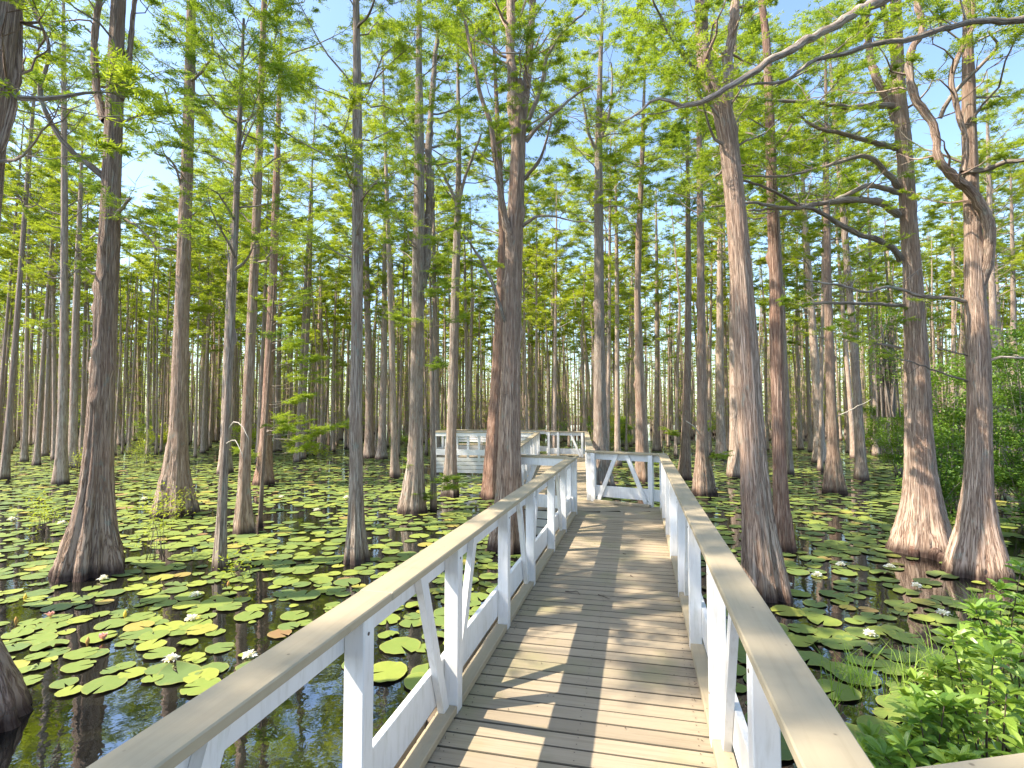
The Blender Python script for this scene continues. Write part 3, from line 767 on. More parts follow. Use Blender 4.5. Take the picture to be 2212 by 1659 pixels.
hero("slender pale grey cypress leaning right, nearest thin trunk on the left pond",
     [(474, 1232, 32), (478, 1150, 23), (482, 1050, 20), (488, 930, 18), (494, 820, 18), (500, 690, 18), (505, 560, 17), (511, 420, 15), (517, 280, 12), (521, 180, 9)],
     bark=M_BARKG, limbs=[([(514, 340, 6), (530, 290, 4), (548, 250, 3)], 1.0), ([(508, 480, 6), (480, 430, 4), (455, 410, 3)], 1.0)],
     dead=[[(486, 935, 5), (505, 912, 4), (525, 925, 3), (540, 950, 2)], [(486, 960, 4), (512, 950, 3), (530, 985, 2)]], nlimb=20, z0=4.6, top=9.0, Rm=1.5, knobs=2, seg=24)
hero("slim straight pinkish cypress with small flared foot beside the thin pale trunk",
     [(527, 1152, 52), (526, 1110, 38), (527, 1050, 29), (531, 960, 27), (536, 840, 26), (543, 700, 25), (551, 540, 23), (557, 400, 21), (562, 260, 18), (567, 120, 16), (571, 0, 14)],
     limbs=[([(566, 170, 7), (590, 130, 5), (600, 60, 4), (598, 0, 3)], 0.5)], nlimb=26, z0=5.4, top=15, Rm=2.2, seg=32)
hero("very thin dark sapling trunk standing close right of the slim pinkish cypress",
     [(561, 1138, 13), (565, 1060, 10), (571, 960, 9), (578, 850, 8), (585, 740, 6)], nlimb=8, z0=3.3, top=5.4, Rm=0.9, knobs=0, seg=14, sprays=[(600, 930, 0.4, 1)])
hero("cypress with low bright green sprays hanging over the middle left pond",
     [(571, 1047, 44), (573, 1000, 32), (575, 920, 25), (580, 800, 23), (586, 680, 22), (592, 540, 20), (596, 420, 18)],
     bark=M_BARKR, nlimb=30, z0=6.0, top=16, Rm=2.3, sprays=[(650, 792, 1.0, 1), (640, 872, 1.0, 1), (690, 942, 1.3, 1), (560, 985, 1.0, -1), (630, 760, 0.8, 1), (660, 830, 1.1, 1), (620, 915, 1.2, 1), (655, 965, 1.0, 1), (610, 700, 1.0, 1)], seg=32, P_=MIDP)
hero("lone straight grey cypress with a neat bell-shaped foot left of the near railing",
     [(770, 1214, 52), (769, 1170, 40), (769, 1110, 33), (769, 1020, 30), (769, 900, 28), (771, 760, 26), (772, 600, 26), (773, 440, 25), (772, 280, 23), (771, 130, 19), (769, 0, 16)],
     limbs=[([(772, 62, 7), (800, 30, 5), (815, -20, 4)], 0.6), ([(765, 330, 5), (730, 290, 4), (700, 270, 3)], 0.9), ([(776, 440, 5), (810, 400, 4), (840, 395, 3)], 0.9)], nlimb=24, z0=4.8, top=12.5, Rm=2.0, seg=44, bark=M_BARKG)
hero("paired-looking pale cypress with broad foot behind the near railing's middle",
     [(892, 1107, 58), (894, 1060, 45), (897, 1000, 35), (899, 900, 31), (901, 760, 30), (903, 600, 30), (905, 450, 28), (906, 300, 24), (905, 150, 16), (906, 0, 12)],
     forks=[[(912, 620, 16, 0), (921, 520, 20, .15), (922, 400, 19, .2), (917, 320, 16, .25), (925, 200, 13, .3), (940, 60, 9, .3)]],
     bark=M_BARKG, nlimb=30, z0=6.0, top=15, Rm=2.3, sprays=[(930, 640, 0.5, 1), (880, 700, 0.5, -1), (925, 800, .6, 1)], seg=40)
hero("thin speckled trunk with a small green tuft at its foot beside the broad-footed pale cypress",
     [(936, 1102, 18), (936, 1040, 13), (935, 960, 13), (934, 860, 12), (932, 760, 10)], nlimb=8, z0=3.5, top=6, Rm=0.8, bark=M_BARKG, knobs=0, seg=16, sprays=[(948, 1035, 0.5, 1), (912, 1005, 0.4, -1), (960, 1062, .5, 1), (920, 1075, .4, -1)])
hero("dark slender cypress with spreading bare forks in front of the far platform",
     [(972, 1071, 38), (973, 1020, 28), (975, 950, 23), (979, 820, 22), (982, 680, 20), (986, 540, 18), (990, 420, 15), (991, 320, 12), (990, 230, 10)],
     limbs=[([(988, 440, 8), (965, 390, 6), (935, 340, 5), (905, 300, 4)], 0.6), ([(991, 430, 8), (1005, 380, 6), (1020, 330, 5), (1035, 290, 4)], 0.6)], nlimb=26, z0=8, top=15.5, Rm=2.2, seg=32, P_=MIDP, bark=M_BARKG)
hero("large central cypress forking high above the bend, in front of the orange-brown trunk",
     [(1098, 1186, 78), (1099, 1130, 66), (1100, 1060, 56), (1101, 960, 52), (1103, 840, 48), (1106, 700, 44), (1109, 560, 42), (1115, 420, 38), (1120, 300, 34), (1121, 262, 36)],
     forks=[[(1118, 285, 28, 0), (1110, 230, 26, 0), (1107, 150, 22, .1), (1105, 60, 20, .2), (1102, -60, 18, .2)], [(1124, 285, 22, 0), (1131, 220, 22, .1), (1138, 150, 18, .2), (1146, 60, 15, .2), (1156, -60, 12, .3)],
            [(1108, 560, 22, 0), (1096, 500, 18, -.1), (1078, 440, 15, -.2), (1066, 340, 12, -.3), (1048, 240, 10, -.4), (1022, 160, 8, -.5), (1000, 60, 6, -.5)]],
     limbs=[([(1135, 305, 10), (1160, 275, 8), (1200, 235, 6), (1245, 195, 4), (1280, 175, 3)], 0.9), ([(1128, 390, 9), (1160, 355, 7), (1178, 310, 5), (1190, 250, 3)], 0.7), ([(1130, 280, 10), (1165, 190, 8), (1180, 120, 7), (1215, 60, 5), (1260, 10, 4)], 0.9),
            ([(1106, 720, 9), (1085, 680, 7), (1055, 600, 6), (1020, 540, 5), (990, 500, 3)], 0.35), ([(1128, 490, 7), (1170, 465, 5), (1230, 470, 3), (1290, 475, 2)], 0.6)],
     nlimb=12, z0=7.0, top=8.8, crown_top=12, Rm=2.2, seg=56, knobs=3)
hero("orange-brown cypress trunk with peeling bark right behind the large central one",
     [(1068, 1075, 58), (1068, 1030, 48), (1070, 960, 42), (1074, 860, 36), (1079, 740, 30), (1083, 620, 24), (1086, 500, 20), (1080, 380, 14), (1074, 250, 11)],
     bark=M_BARKR, nlimb=26, z0=7.5, top=15, Rm=2.2, seg=36, P_=MIDP, sprays=[(1040, 640, .6, -1)])
hero("straight cypress shaded blue-grey on one side, rising behind the angled end panel",
     [(1299, 1052, 62), (1298, 1010, 44), (1297, 950, 34), (1296, 860, 30), (1295, 720, 25), (1294, 560, 23), (1293, 420, 21), (1293, 300, 18), (1296, 160, 12), (1300, 60, 9)],
     limbs=[([(1291, 330, 7), (1275, 290, 6), (1262, 230, 5), (1250, 180, 3)], 0.9), ([(1296, 300, 8), (1312, 260, 6), (1322, 200, 5), (1318, 140, 3)], 0.9)], nlimb=32, z0=9, top=17, Rm=2.6, seg=36, P_=MIDP, bark=M_BARKG)
hero("slim straight cypress above the right post of the angled end panel",
     [(1388, 1040, 34), (1386, 990, 26), (1383, 900, 22), (1379, 780, 18), (1377, 640, 16), (1380, 500, 15), (1386, 380, 12), (1390, 250, 9)], nlimb=30, z0=8.5, top=16, Rm=2.4, seg=24, P_=MIDP, sprays=[(1400, 1002, .7, 1)])
hero("narrow dark cypress nearest the right railing's far end",
     [(1479, 1036, 34), (1480, 990, 24), (1483, 900, 19), (1486, 760, 17), (1487, 600, 15), (1486, 440, 12)], nlimb=24, z0=8, top=15, Rm=2.0, seg=24, P_=MIDP, sprays=[(1500, 925, 0.8, 1), (1460, 940, .5, -1)])
hero("cypress with broad bell foot just past the right railing, beside a narrow dark one",
     [(1520, 1069, 56), (1519, 1030, 42), (1517, 980, 30), (1516, 880, 24), (1515, 740, 21), (1513, 580, 18), (1512, 420, 15), (1510, 280, 12)], nlimb=26, z0=8, top=16, Rm=2.3, seg=32, P_=MIDP,
     dead=[[(1522, 960, 5), (1505, 930, 4), (1480, 912, 2)]], sprays=[(1540, 990, 0.6, 1)])
hero("big cypress leaning left over the right railing, forked near the top of the photo",
     [(1655, 1287, 104), (1650, 1240, 88), (1643, 1170, 76), (1635, 1090, 68), (1628, 1000, 62), (1620, 880, 58), (1611, 740, 55), (1600, 580, 50), (1588, 430, 47), (1576, 320, 45), (1562, 240, 48), (1550, 205, 46)],
     forks=[[(1556, 235, 38, 0), (1535, 190, 34, 0), (1520, 130, 32, 0), (1517, 60, 30, .1), (1514, -60, 28, .1)], [(1568, 250, 26, 0), (1578, 190, 26, .1), (1580, 120, 24, .15), (1590, 40, 22, .2), (1600, -60, 20, .2)]],
     limbs=[([(1530, 160, 10), (1500, 150, 8), (1455, 90, 6), (1425, 40, 5), (1410, 0, 4)], 0.4)], nlimb=8, z0=6.0, top=7.2, Rm=1.8, seg=60, knobs=1)
hero("reddish peeling cypress standing close behind the big left-leaning trunk",
     [(1691, 1190, 56), (1690, 1150, 44), (1687, 1080, 36), (1683, 980, 32), (1680, 860, 32), (1677, 720, 32), (1675, 600, 29), (1669, 480, 27), (1665, 340, 25), (1661, 200, 23), (1655, 80, 20), (1645, 0, 18)],
     bark=M_BARKR, nlimb=22, z0=5.6, top=14, Rm=2.2, seg=40, knobs=1)
hero("pale cypress with a bell foot alone in the yellow pads beyond the right railing",
     [(1803, 1063, 58), (1801, 1020, 40), (1799, 970, 29), (1796, 880, 25), (1792, 760, 22), (1788, 620, 20), (1786, 470, 16), (1785, 330, 12)], nlimb=28, z0=8, top=15, Rm=2.3, seg=32, P_=MIDP, dead=[[(1790, 905, 4), (1830, 890, 3), (1880, 868, 2)]])
br = [
 (c7([(1000, 430), (870, 430), (740, 410), (560, 395), (370, 380)], 16, 5), 0.5, -0.9),
 (c7([(1000, 600), (940, 590), (800, 550), (690, 520), (590, 450)], 16, 5), 0.5, -0.9),
 (c7([(1010, 760), (960, 700), (880, 640), (760, 670), (600, 710), (380, 710)], 15, 4), 0.5, -1.1),
 (c7([(1020, 780), (900, 755), (820, 790), (700, 830), (560, 850), (400, 860)], 14, 5), 0.45, -0.7),
 (c7([(1010, 870), (920, 820), (750, 825), (600, 850), (430, 830), (260, 840)], 19, 4), 0.45, -1.4),
 (c7([(1020, 1050), (960, 990), (830, 940), (720, 880), (620, 840), (500, 770), (380, 730)], 16, 5), 0.4, -1.2),
 (c7([(1030, 1240), (940, 1235), (800, 1236), (630, 1240)], 9, 7), 0.1, -0.6),
 (c7([(1020, 1410), (880, 1385), (800, 1380)], 7, 6), 0.1, -0.5),
]
hero("massive cypress with many bare limbs reaching left, left of the two big right-hand trunks",
     [(1990, 1192, 158), (1992, 1150, 128), (1992, 1090, 98), (1988, 1020, 80), (1984, 930, 70), (1981, 820, 64), (1976, 700, 56), (1970, 580, 48), (1962, 470, 44), (1956, 360, 42), (1948, 270, 42), (1940, 210, 40), (1938, 120, 34), (1935, 0, 28)],
     forks=[[(1948, 290, 26, 0), (1925, 225, 24, 0), (1895, 170, 22, 0), (1880, 110, 18, .1), (1862, 30, 16, .2), (1850, -50, 14, .2)], [(1935, 130, 18, 0), (1918, 70, 16, 0), (1900, 0, 14, 0)]],
     limbs=br, nlimb=8, z0=6.5, top=13, Rm=2.2, seg=64, knobs=2, flute=0.10)
hero("massive cypress with broad flared foot and twisting upper limb, rightmost big trunk",
     [(2112, 1242, 160), (2112, 1200, 128), (2112, 1140, 96), (2112, 1060, 74), (2114, 960, 62), (2115, 850, 58), (2112, 740, 60), (2106, 650, 54), (2103, 540, 46), (2098, 430, 40), (2094, 300, 38), (2092, 180, 34), (2090, 80, 26)],
     forks=[[(2112, 640, 36, 0), (2128, 560, 32, -.1), (2138, 490, 30, -.2), (2118, 420, 28, -.3), (2073, 379, 26, -.4), (2041, 350, 22, -.5), (2025, 267, 22, -.5), (1980, 190, 22, -.5), (1977, 107, 20, -.5), (2004, 66, 17, -.5), (1993, 0, 15, -.5), (1985, -60, 12, -.5)],
            [(2080, 372, 16, -.4), (2088, 320, 15, -.4), (2070, 240, 14, -.4), (2062, 160, 15, -.4), (2092, 90, 13, -.4), (2112, 40, 11, -.4), (2100, -20, 9, -.4)]],
     limbs=[(c7([(1280, 1220), (1100, 1200), (960, 1160), (870, 1180), (740, 1150), (620, 1135)], 11, 4), 0.1, -0.8), (c7([(1290, 1545), (1160, 1500), (1020, 1455)], 6, 3), 0.1, -0.4),
            (c7([(1330, 1480), (1420, 1450), (1530, 1450)], 8, 6), 0.1, -0.4), (c7([(1290, 1440), (1220, 1425), (1160, 1412)], 5, 3), 0.0, -0.3),
            (c7([(1260, 690), (1360, 690), (1450, 655), (1560, 640)], 15, 10), 0.4, -0.6), (c7([(1180, 480), (1230, 400), (1320, 300), (1400, 215), (1360, 150)], 12, 5), 0.4, -0.6)],
     nlimb=8, z0=6.0, top=10, Rm=2.0, seg=64, knobs=3, flute=0.12)
hero("cypress standing just outside the right edge whose lichen-grey limbs cross the upper right",
     [(2480, 1330, 150), (2480, 1200, 90), (2470, 1000, 76), (2450, 700, 70), (2430, 400, 66), (2410, 200, 60), (2400, 0, 56), (2390, -200, 50)],
     limbs=[([(2400, -150, 50, 0), (2250, -130, 44, -.3), (2080, -70, 36, -.5), (1920, -3, 30, -.7), (1850, 30, 27, -.8), (1760, 85, 24, -.9), (1670, 135, 21, -1.), (1570, 198, 18, -1.1), (1530, 222, 16, -1.1), (1488, 228, 13, -1.1), (1440, 212, 9, -1.1), (1380, 250, 5, -1.1)], 0.15),
            ([(2420, 60, 34, 0), (2300, 30, 27, -.2), (2212, 48, 20, -.4), (2094, 56, 18, -.5), (2014, 80, 17, -.6), (1934, 107, 15, -.7), (1854, 128, 14, -.8), (1764, 147, 12, -.9), (1700, 197, 9, -1.), (1600, 203, 6, -1.1)], 0.25)],
     nlimb=8, z0=6.5, top=9.5, Rm=2.0, seg=40)

# ------------------------------------------------------------------ forest: variants shared by many trees
def variant(i, p, z0, z1, Rm, nl, seg, far):
    rg = np.random.default_rng(100 + i)
    b0, b1, ph = rg.uniform(-0.25, 0.25), rg.uniform(-0.25, 0.25), rg.uniform(0, 6)
    H = z1
    fx = lambda z: b0 * math.sin(z / H * 3.0 + ph) - b0 * math.sin(ph)
    fy = lambda z: b1 * math.sin(z / H * 2.6 + ph * 2) - b1 * math.sin(ph * 2)
    zz = [-0.3, 0.15, 0.5, 1.0, 1.8, 3, 5, 8, 11, 14, z1]
    rr = [0.29, 0.255, 0.215, 0.185, 0.165, 0.152, 0.14, 0.122, 0.10, 0.065, 0.012]
    me = trunk_mesh("trunk", zz, [fx(z) for z in zz], [fy(z) for z in zz], rr, seg, rg, [M_BARKF], 0.2, rings=34 if not far else 22, rough=0.04)
    cr = crown(lambda z: (fx(z), fy(z)), z0, z1 - 0.3, Rm, nl, rg, p, r0=0.032 if not far else 0.035).mesh("crown", [M_LIMB, M_CYP], False)
    return me, cr
MID = [variant(i, MIDP, z0, 16.5, 2.4, 40, 16, False) for i, z0 in enumerate((7.4, 6.6, 8.4, 7.6, 6.0))]
FAR = [variant(10 + i, FARP, z0, 16.5, 2.2, 30, 9, True) for i, z0 in enumerate((6.6, 7.4, 8.4, 6.8, 5.2))]

ZN = [(45, "hugging the left edge"), (95, "just in from the left edge"), (150, "left of the stout burled trunk"), (205, "directly behind the stout burled trunk"), (255, "touching the stout burled trunk's right side"), (305, "in the gap right of the stout burled trunk"),
 (355, "left of the ragged cone-footed trunk"), (405, "behind the ragged cone-footed trunk"), (450, "right of the ragged cone-footed trunk"), (495, "left of the thin pale trunk"), (545, "behind the slim pinkish trunk"), (600, "behind the low green sprays"),
 (655, "right of the low green sprays"), (710, "midway towards the lone grey cypress"), (765, "left of the lone grey cypress"), (820, "right of the lone grey cypress"), (875, "left of the broad-footed pale cypress"), (930, "behind the broad-footed pale cypress"),
 (990, "above the platform's left end"), (1050, "above the platform's middle"), (1110, "behind the large central trunk"), (1165, "right of the large central trunk"), (1220, "above the second run's far panel"), (1280, "left of the blue-grey trunk at the end panel"),
 (1335, "right of the blue-grey trunk at the end panel"), (1390, "over the end panel's right post"), (1445, "between the end panel and right railing"), (1500, "over the right railing's far end"), (1560, "right of the bell-footed railing trunk"),
 (1620, "behind the big leaning trunk"), (1680, "behind the reddish peeling trunk"), (1740, "right of the reddish peeling trunk"), (1800, "left of the bell-footed pond trunk"), (1860, "right of the bell-footed pond trunk"), (1920, "left of the limby massive trunk"),
 (1980, "behind the limby massive trunk"), (2040, "between the two massive right trunks"), (2110, "behind the rightmost massive trunk"), (2170, "right of the rightmost massive trunk")]
def zone(px):
    for lim, z_ in ZN:
        if px < lim: return z_
    return "hugging the right edge"
rf = random.Random(77)
placed = [(h[0], h[1]) for h in heroes]
def forest_tree(x, y, rscale, hscale, px, near, label=None):
    d = cam_depth((x, y)); me, cr = rf.choice(MID if near else FAR)
    dist = "nearer" if d < 30 else ("mid-distance" if d < 38 else ("distant" if d < 47 else ("very distant" if d < 57 else "farthest faint")))
    build = "stouter" if rscale > 0.85 else ("slim" if rscale > 0.62 else "pole-thin")
    lab = label or f"{dist} {build} {'tall' if hscale > 1 else 'shorter'} cypress {zone(px)}"
    t = thing("cypress_tree", lab, "tree", (x, y, 0), "background cypress trees in the flooded forest", rf.uniform(0, 6.28))
    t.rotation_euler.x = rf.gauss(0, 0.016); t.rotation_euler.y = rf.gauss(0, 0.016)
    a = link("trunk", me, t); a.scale = (rscale, rscale, hscale)
    b = link("crown", cr, t); k = rf.uniform(0.85, 1.15); b.scale = (k, k, hscale)
    placed.append((x, y))
# trunks read off the photo: foot x, y and width in px at mid height
seen = [(8, 1036, 20, "slim cypress at the very left edge, lit pale at its foot"), (131, 1046, 27, "mossy grey cypress just left of the stout burled trunk"), (158, 1012, 24, "dark cypress touching the mossy grey one left of the stout trunk"),
        (52, 998, 15, None), (96, 985, 15, None), (118, 992, 14, None), (176, 985, 12, None), (300, 950, 15, None), (262, 962, 16, None), (332, 935, 12, None), (438, 958, 19, "straight dark trunk in the gap right of the ragged cone-footed cypress"),
        (487, 1022, 26, "broad-footed brown cypress partly hidden by the thin pale trunk"), (648, 992, 20, "cypress with swollen foot under the low green sprays"), (600, 975, 15, None), (692, 965, 12, None), (736, 950, 12, None),
        (797, 990, 20, "left one of a close pair of pinkish trunks behind the lone grey cypress"), (823, 992, 19, "right one of a close pair of pinkish trunks behind the lone grey cypress"), (853, 1030, 16, "dark narrow cypress between the pinkish pair and the broad-footed pale one"),
        (778, 1005, 12, None), (880, 950, 14, None), (945, 985, 16, None), (1010, 945, 16, None), (1140, 955, 16, None), (1212, 950, 18, None), (1170, 940, 10, None), (1275, 940, 14, None), (1366, 960, 14, None), (1418, 975, 15, None),
        (1558, 990, 22, "cypress with pinkish foot seen between the narrow trunks and the leaning one"), (1592, 1030, 36, "thick cypress half hidden behind the big left-leaning trunk"), (1706, 1025, 14, "thin dark trunk close right of the reddish peeling cypress"), (1730, 972, 12, None),
        (1772, 1000, 26, "twin-looking trunk behind the bell-footed pale cypress"), (1862, 1037, 24, "pinkish cypress right of the bell-footed pale one"), (1893, 985, 14, None), (1846, 990, 15, None), (1935, 965, 12, None), (2010, 990, 16, None), (2060, 970, 16, None), (2155, 1010, 24, "tall trunk showing right behind the rightmost massive cypress"), (2195, 1000, 20, None), (2172, 980, 14, None)]
for px, py_, wd, lab in seen:
    b = G(px, py_); d = cam_depth(b)
    forest_tree(b.x, b.y, max(0.45, 0.80 * wd * d / FPX / 2 / 0.152 * math.cos(math.atan((px - CX) / FPX))), rf.uniform(0.9, 1.15), px, d < 33, lab)
# the rest of the stand
n = 0; tries = 0
while n < 225 and tries < 20000:
    tries += 1
    d = math.sqrt(rf.uniform(23 ** 2, 66 ** 2)); s = rf.uniform(-1.02, 1.02) * d
    x = FH.x * d + RT.x * s; y = FH.y * d + RT.y * s
    if abs(s) < 0.1: continue
    if min((x - a) ** 2 + (y - b) ** 2 for a, b in placed) < 1.35 ** 2: continue
    if -10.6 < x < -1.6 and 20 < y < 24: continue
    px = CX + FPX * s / d
    # the stand thins to the right
    if px > 1400 and rf.random() < 0.25: continue
    forest_tree(x, y, rf.uniform(0.34, 0.80), rf.uniform(0.75, 1.25), px, d < 30); n += 1

# trees beside and behind the camera that shade the walk and show in the water
off = [(-7.5, 1.6), (-10.5, -4.0), (-6.3, -7.2), (-9.2, 4.6), (7.2, 5.2), (9.6, 9.0), (7.5, -1.5)]
OFFN = ["nearest left", "rear left", "close rear left", "left forward", "nearest right", "forward right", "close right", "left pond-side", "forward outer left"]
for i, (x, y) in enumerate(off):
    me, cr = MID[i % 5]
    t = thing("cypress_tree", f"{OFFN[i]} shading cypress outside the frame", "tree", (x, y, 0), "cypress trees around the camera", i * 1.3)
    a = link("trunk", me, t); a.scale = (1.2, 1.2, 1)
    b = link("crown", cr, t); b.scale = (1.0, 1.0, 1.0)

# far woods: one mass beyond the counted trees
rg = np.random.default_rng(9); b = Buf()
for i in range(520):
    d = math.sqrt(rg.uniform(66 ** 2, 120 ** 2)); s = rg.uniform(-1.05, 1.05) * d
    x = FH.x * d + RT.x * s; y = FH.y * d + RT.y * s; H = rg.uniform(10, 17); r = rg.uniform(0.10, 0.2)
    tube(b, [(x, y, -0.3), (x, y, 1.2), (x + rg.normal(0, .15), y, H)], [r * 2, r, r * 0.3], 5, 0, cap=False)
    k = 120
    cpos = np.array([x, y, 0]) + np.stack([rg.normal(0, 1.1, k), rg.normal(0, 1.1, k), rg.uniform(H * 0.04, H, k)], -1)
    a = rg.uniform(0, 6.28, k); e = rg.uniform(-.2, .4, k)
    leaflets(b, cpos, np.stack([np.cos(a) * np.cos(e), np.sin(a) * np.cos(e), np.sin(e)], -1), rg.uniform(.5, 1.1, k), 4, 0.5, 0.13, rg, 1)
for i in range(1050):
    d = math.sqrt(rg.uniform(30 ** 2, 78 ** 2)); s = rg.uniform(-1.03, 1.03) * d
    x = FH.x * d + RT.x * s; y = FH.y * d + RT.y * s; H = rg.uniform(8, 15); r = rg.uniform(0.045, 0.11)
    if -9.0 < x < -1.5 and 19.5 < y < 24.5: continue
    tube(b, [(x, y, -0.3), (x, y, 0.9), (x + rg.normal(0, .15), y, H * .6), (x + rg.normal(0, .3), y, H)], [r * 1.9, r, r * .8, r * 0.3], 5, 0, cap=False)
    k = 60
    cpos = np.array([x, y, 0]) + np.stack([rg.normal(0, 0.7, k), rg.normal(0, 0.7, k), rg.uniform(H * 0.15, H, k)], -1)
    a = rg.uniform(0, 6.28, k); e = rg.uniform(-.2, .4, k)
    leaflets(b, cpos, np.stack([np.cos(a) * np.cos(e), np.sin(a) * np.cos(e), np.sin(e)], -1), rg.uniform(.5, 1.0, k), 6, 0.26, 0.040, rg, 1)
o = link("far_woods", b.mesh("far_woods", [M_BARKF, M_CYP], False)); tag(o, "hazy mass of thin trunks and foliage far behind the counted cypress trees", "woods", kind="stuff")

# ------------------------------------------------------------------ shrubs
def leaf_quads(buf, pos, dirs, L, W, rg, m=1, fold=0.25):
    """broad pointed leaves: 6 vertices, folded on the midrib"""
    k = len(pos); up = np.array([0, 0, 1.0])
    dirs = dirs / (np.linalg.norm(dirs, axis=1)[:, None] + 1e-9)
    s = np.cross(dirs, up + rg.normal(0, 0.25, (k, 3))); s /= np.linalg.norm(s, axis=1)[:, None] + 1e-9
    nn = np.cross(s, dirs)
    L = L * rg.uniform(0.7, 1.2, k)[:, None]; W = W * rg.uniform(0.8, 1.2, k)[:, None]
    p0 = pos; p1 = pos + dirs * L * 0.38 - nn * L * 0.02; p2 = pos + dirs * L * 0.74 - nn * L * .05; p3 = pos + dirs * L - nn * L * 0.14
    lift = nn * W * fold
    V = np.stack([p0, p1 + s * W * .5 + lift, p2 + s * W * .42 + lift, p3, p2 - s * W * .42 + lift, p1 - s * W * .5 + lift, p1, p2], 1).reshape(-1, 3)
    o = (np.arange(k) * 8)[:, None]
    F4 = np.concatenate([o + np.array([[6, 1, 2, 7]]), o + np.array([[6, 7, 4, 5]])]); F3 = np.concatenate([o + np.array([[0, 1, 6]]), o + np.array([[0, 6, 5]]), o + np.array([[7, 2, 3]]), o + np.array([[7, 3, 4]])])
    buf.add(V, F4, F3, None, m)

def rosette_shrub(x, y, H, Rr, n, label, seed, L=0.118, W=0.046, z0=-0.1, mt=None, name="leafy_shrub", whorl=8):
    rg = np.random.default_rng(seed); t = thing(name, label, "shrub", (x, y, 0), "shrubs and bushes growing out of the pond")
    b = Buf(); bl = Buf()
    for i in range(n):
        a = rg.uniform(0, 6.28); f = rg.uniform(0, 1) ** 0.5 * Rr
        tip = np.array([math.cos(a) * f, math.sin(a) * f, H * (0.35 + 0.65 * (1 - (f / Rr) ** 2)) * rg.uniform(0.55, 1.08)])
        root = np.array([math.cos(a) * f * 0.2, math.sin(a) * f * 0.2, z0]); mid = (root + tip) / 2 + rg.normal(0, 0.06, 3)
        pts, r_ = resample([root, mid, tip], [0.009, 0.006, 0.003], 0.12)
        tube(b, pts, r_, 5, 0)
        d = tip - mid; d /= np.linalg.norm(d)
        for lv, (dist, cnt) in enumerate(((0, whorl), (0.05, whorl - 2), (0.13, 3), (0.24, 3), (0.36, 2))):
            aa = rg.uniform(0, 6.28) + np.arange(cnt) * 6.283 / cnt + rg.normal(0, .25, cnt)
            el = rg.uniform(0.15, 1.0, cnt) if lv == 0 else rg.uniform(-0.3, 0.6, cnt)
            dd = np.stack([np.cos(aa) * np.cos(el), np.sin(aa) * np.cos(el), np.sin(el)], -1)
            leaf_quads(bl, np.repeat((tip - d * dist)[None, :], cnt, 0), dd, L, W, rg, 0)
    link("stem", b.mesh("stem", [M_TWIG]), t); link("leaves", bl.mesh("leaves", [mt or M_SHRUB], False), t)
    return t
for i, (px, py_, zt, H, Rr, n_, lab) in enumerate([
        (2010, 1590, .7, .88, .40, 24, "bright glossy-leaved shrub low against the right railing in the bottom right corner"),
        (2130, 1560, .8, 1.10, .50, 30, "bright glossy-leaved shrub filling the bottom right corner of the photo"),
        (1920, 1600, .45, .50, .26, 8, "smallest glossy-leaved shrub touching the outer side of the right railing"),
        (2150, 1400, .75, 1.0, .45, 20, "glossy-leaved shrub with one yellow leaf behind the corner shrub at right"),
        (2080, 1480, .55, .82, .42, 22, "glossy-leaved shrub between the two taller ones at bottom right"),
        (2215, 1330, .8, 1.2, .45, 20, "glossy-leaved shrub cut by the right edge below the rightmost massive trunk")]):
    q = G(px, py_, zt); rosette_shrub(q.x, q.y, H, Rr, n_, lab, 300 + i)

def bush(x, y, H, Rr, k, label, seed, leaf=0.05, mt=None, zlow=0.0, wid=0.5, name="bush", sr=1.0):
    rg = np.random.default_rng(seed); t = thing(name, label, "bush", (x, y, 0), "shrubs and bushes growing out of the pond")
    b = Buf(); bl = Buf(); tips = []
    for i in range(int((10 + H * 7) * (1 if sr > 0.9 else 0.6))):
        a = rg.uniform(0, 6.28); f = Rr * rg.uniform(0.2, 1.0); z = rg.uniform(max(zlow, 0.15 * H), H) if zlow == 0 else rg.uniform(zlow, H)
        tip = np.array([math.cos(a) * f * (1 - 0.4 * z / H), math.sin(a) * f * (1 - .4 * z / H), z]); root = np.array([rg.normal(0, .08), rg.normal(0, .08), -0.1 if zlow == 0 else zlow * .7])
        pts, r_ = resample([root, root + (tip - root) * 0.5 + np.array([0, 0, 0.1 * H]), tip], [0.02 * sr, 0.012 * sr, 0.004 * sr], 0.25); tube(b, pts, r_, 4, 0)
        for j in range(3, len(pts), 2): tips.append(pts[j])
        tips += [tip] * 3
    tips = np.array(tips); idx = rg.integers(0, len(tips), k)
    pos = tips[idx] + rg.normal(0, 0.13, (k, 3)) * np.array([1, 1, .7]); dd = rg.normal(0, 1, (k, 3)); dd[:, 2] = dd[:, 2] * 0.5 + 0.15
    leaf_quads(bl, pos, dd, leaf, leaf * wid, rg, 0)
    link("stem", b.mesh("stem", [M_LIMB]), t); link("leaves", bl.mesh("leaves", [mt or M_BUSH], False), t)
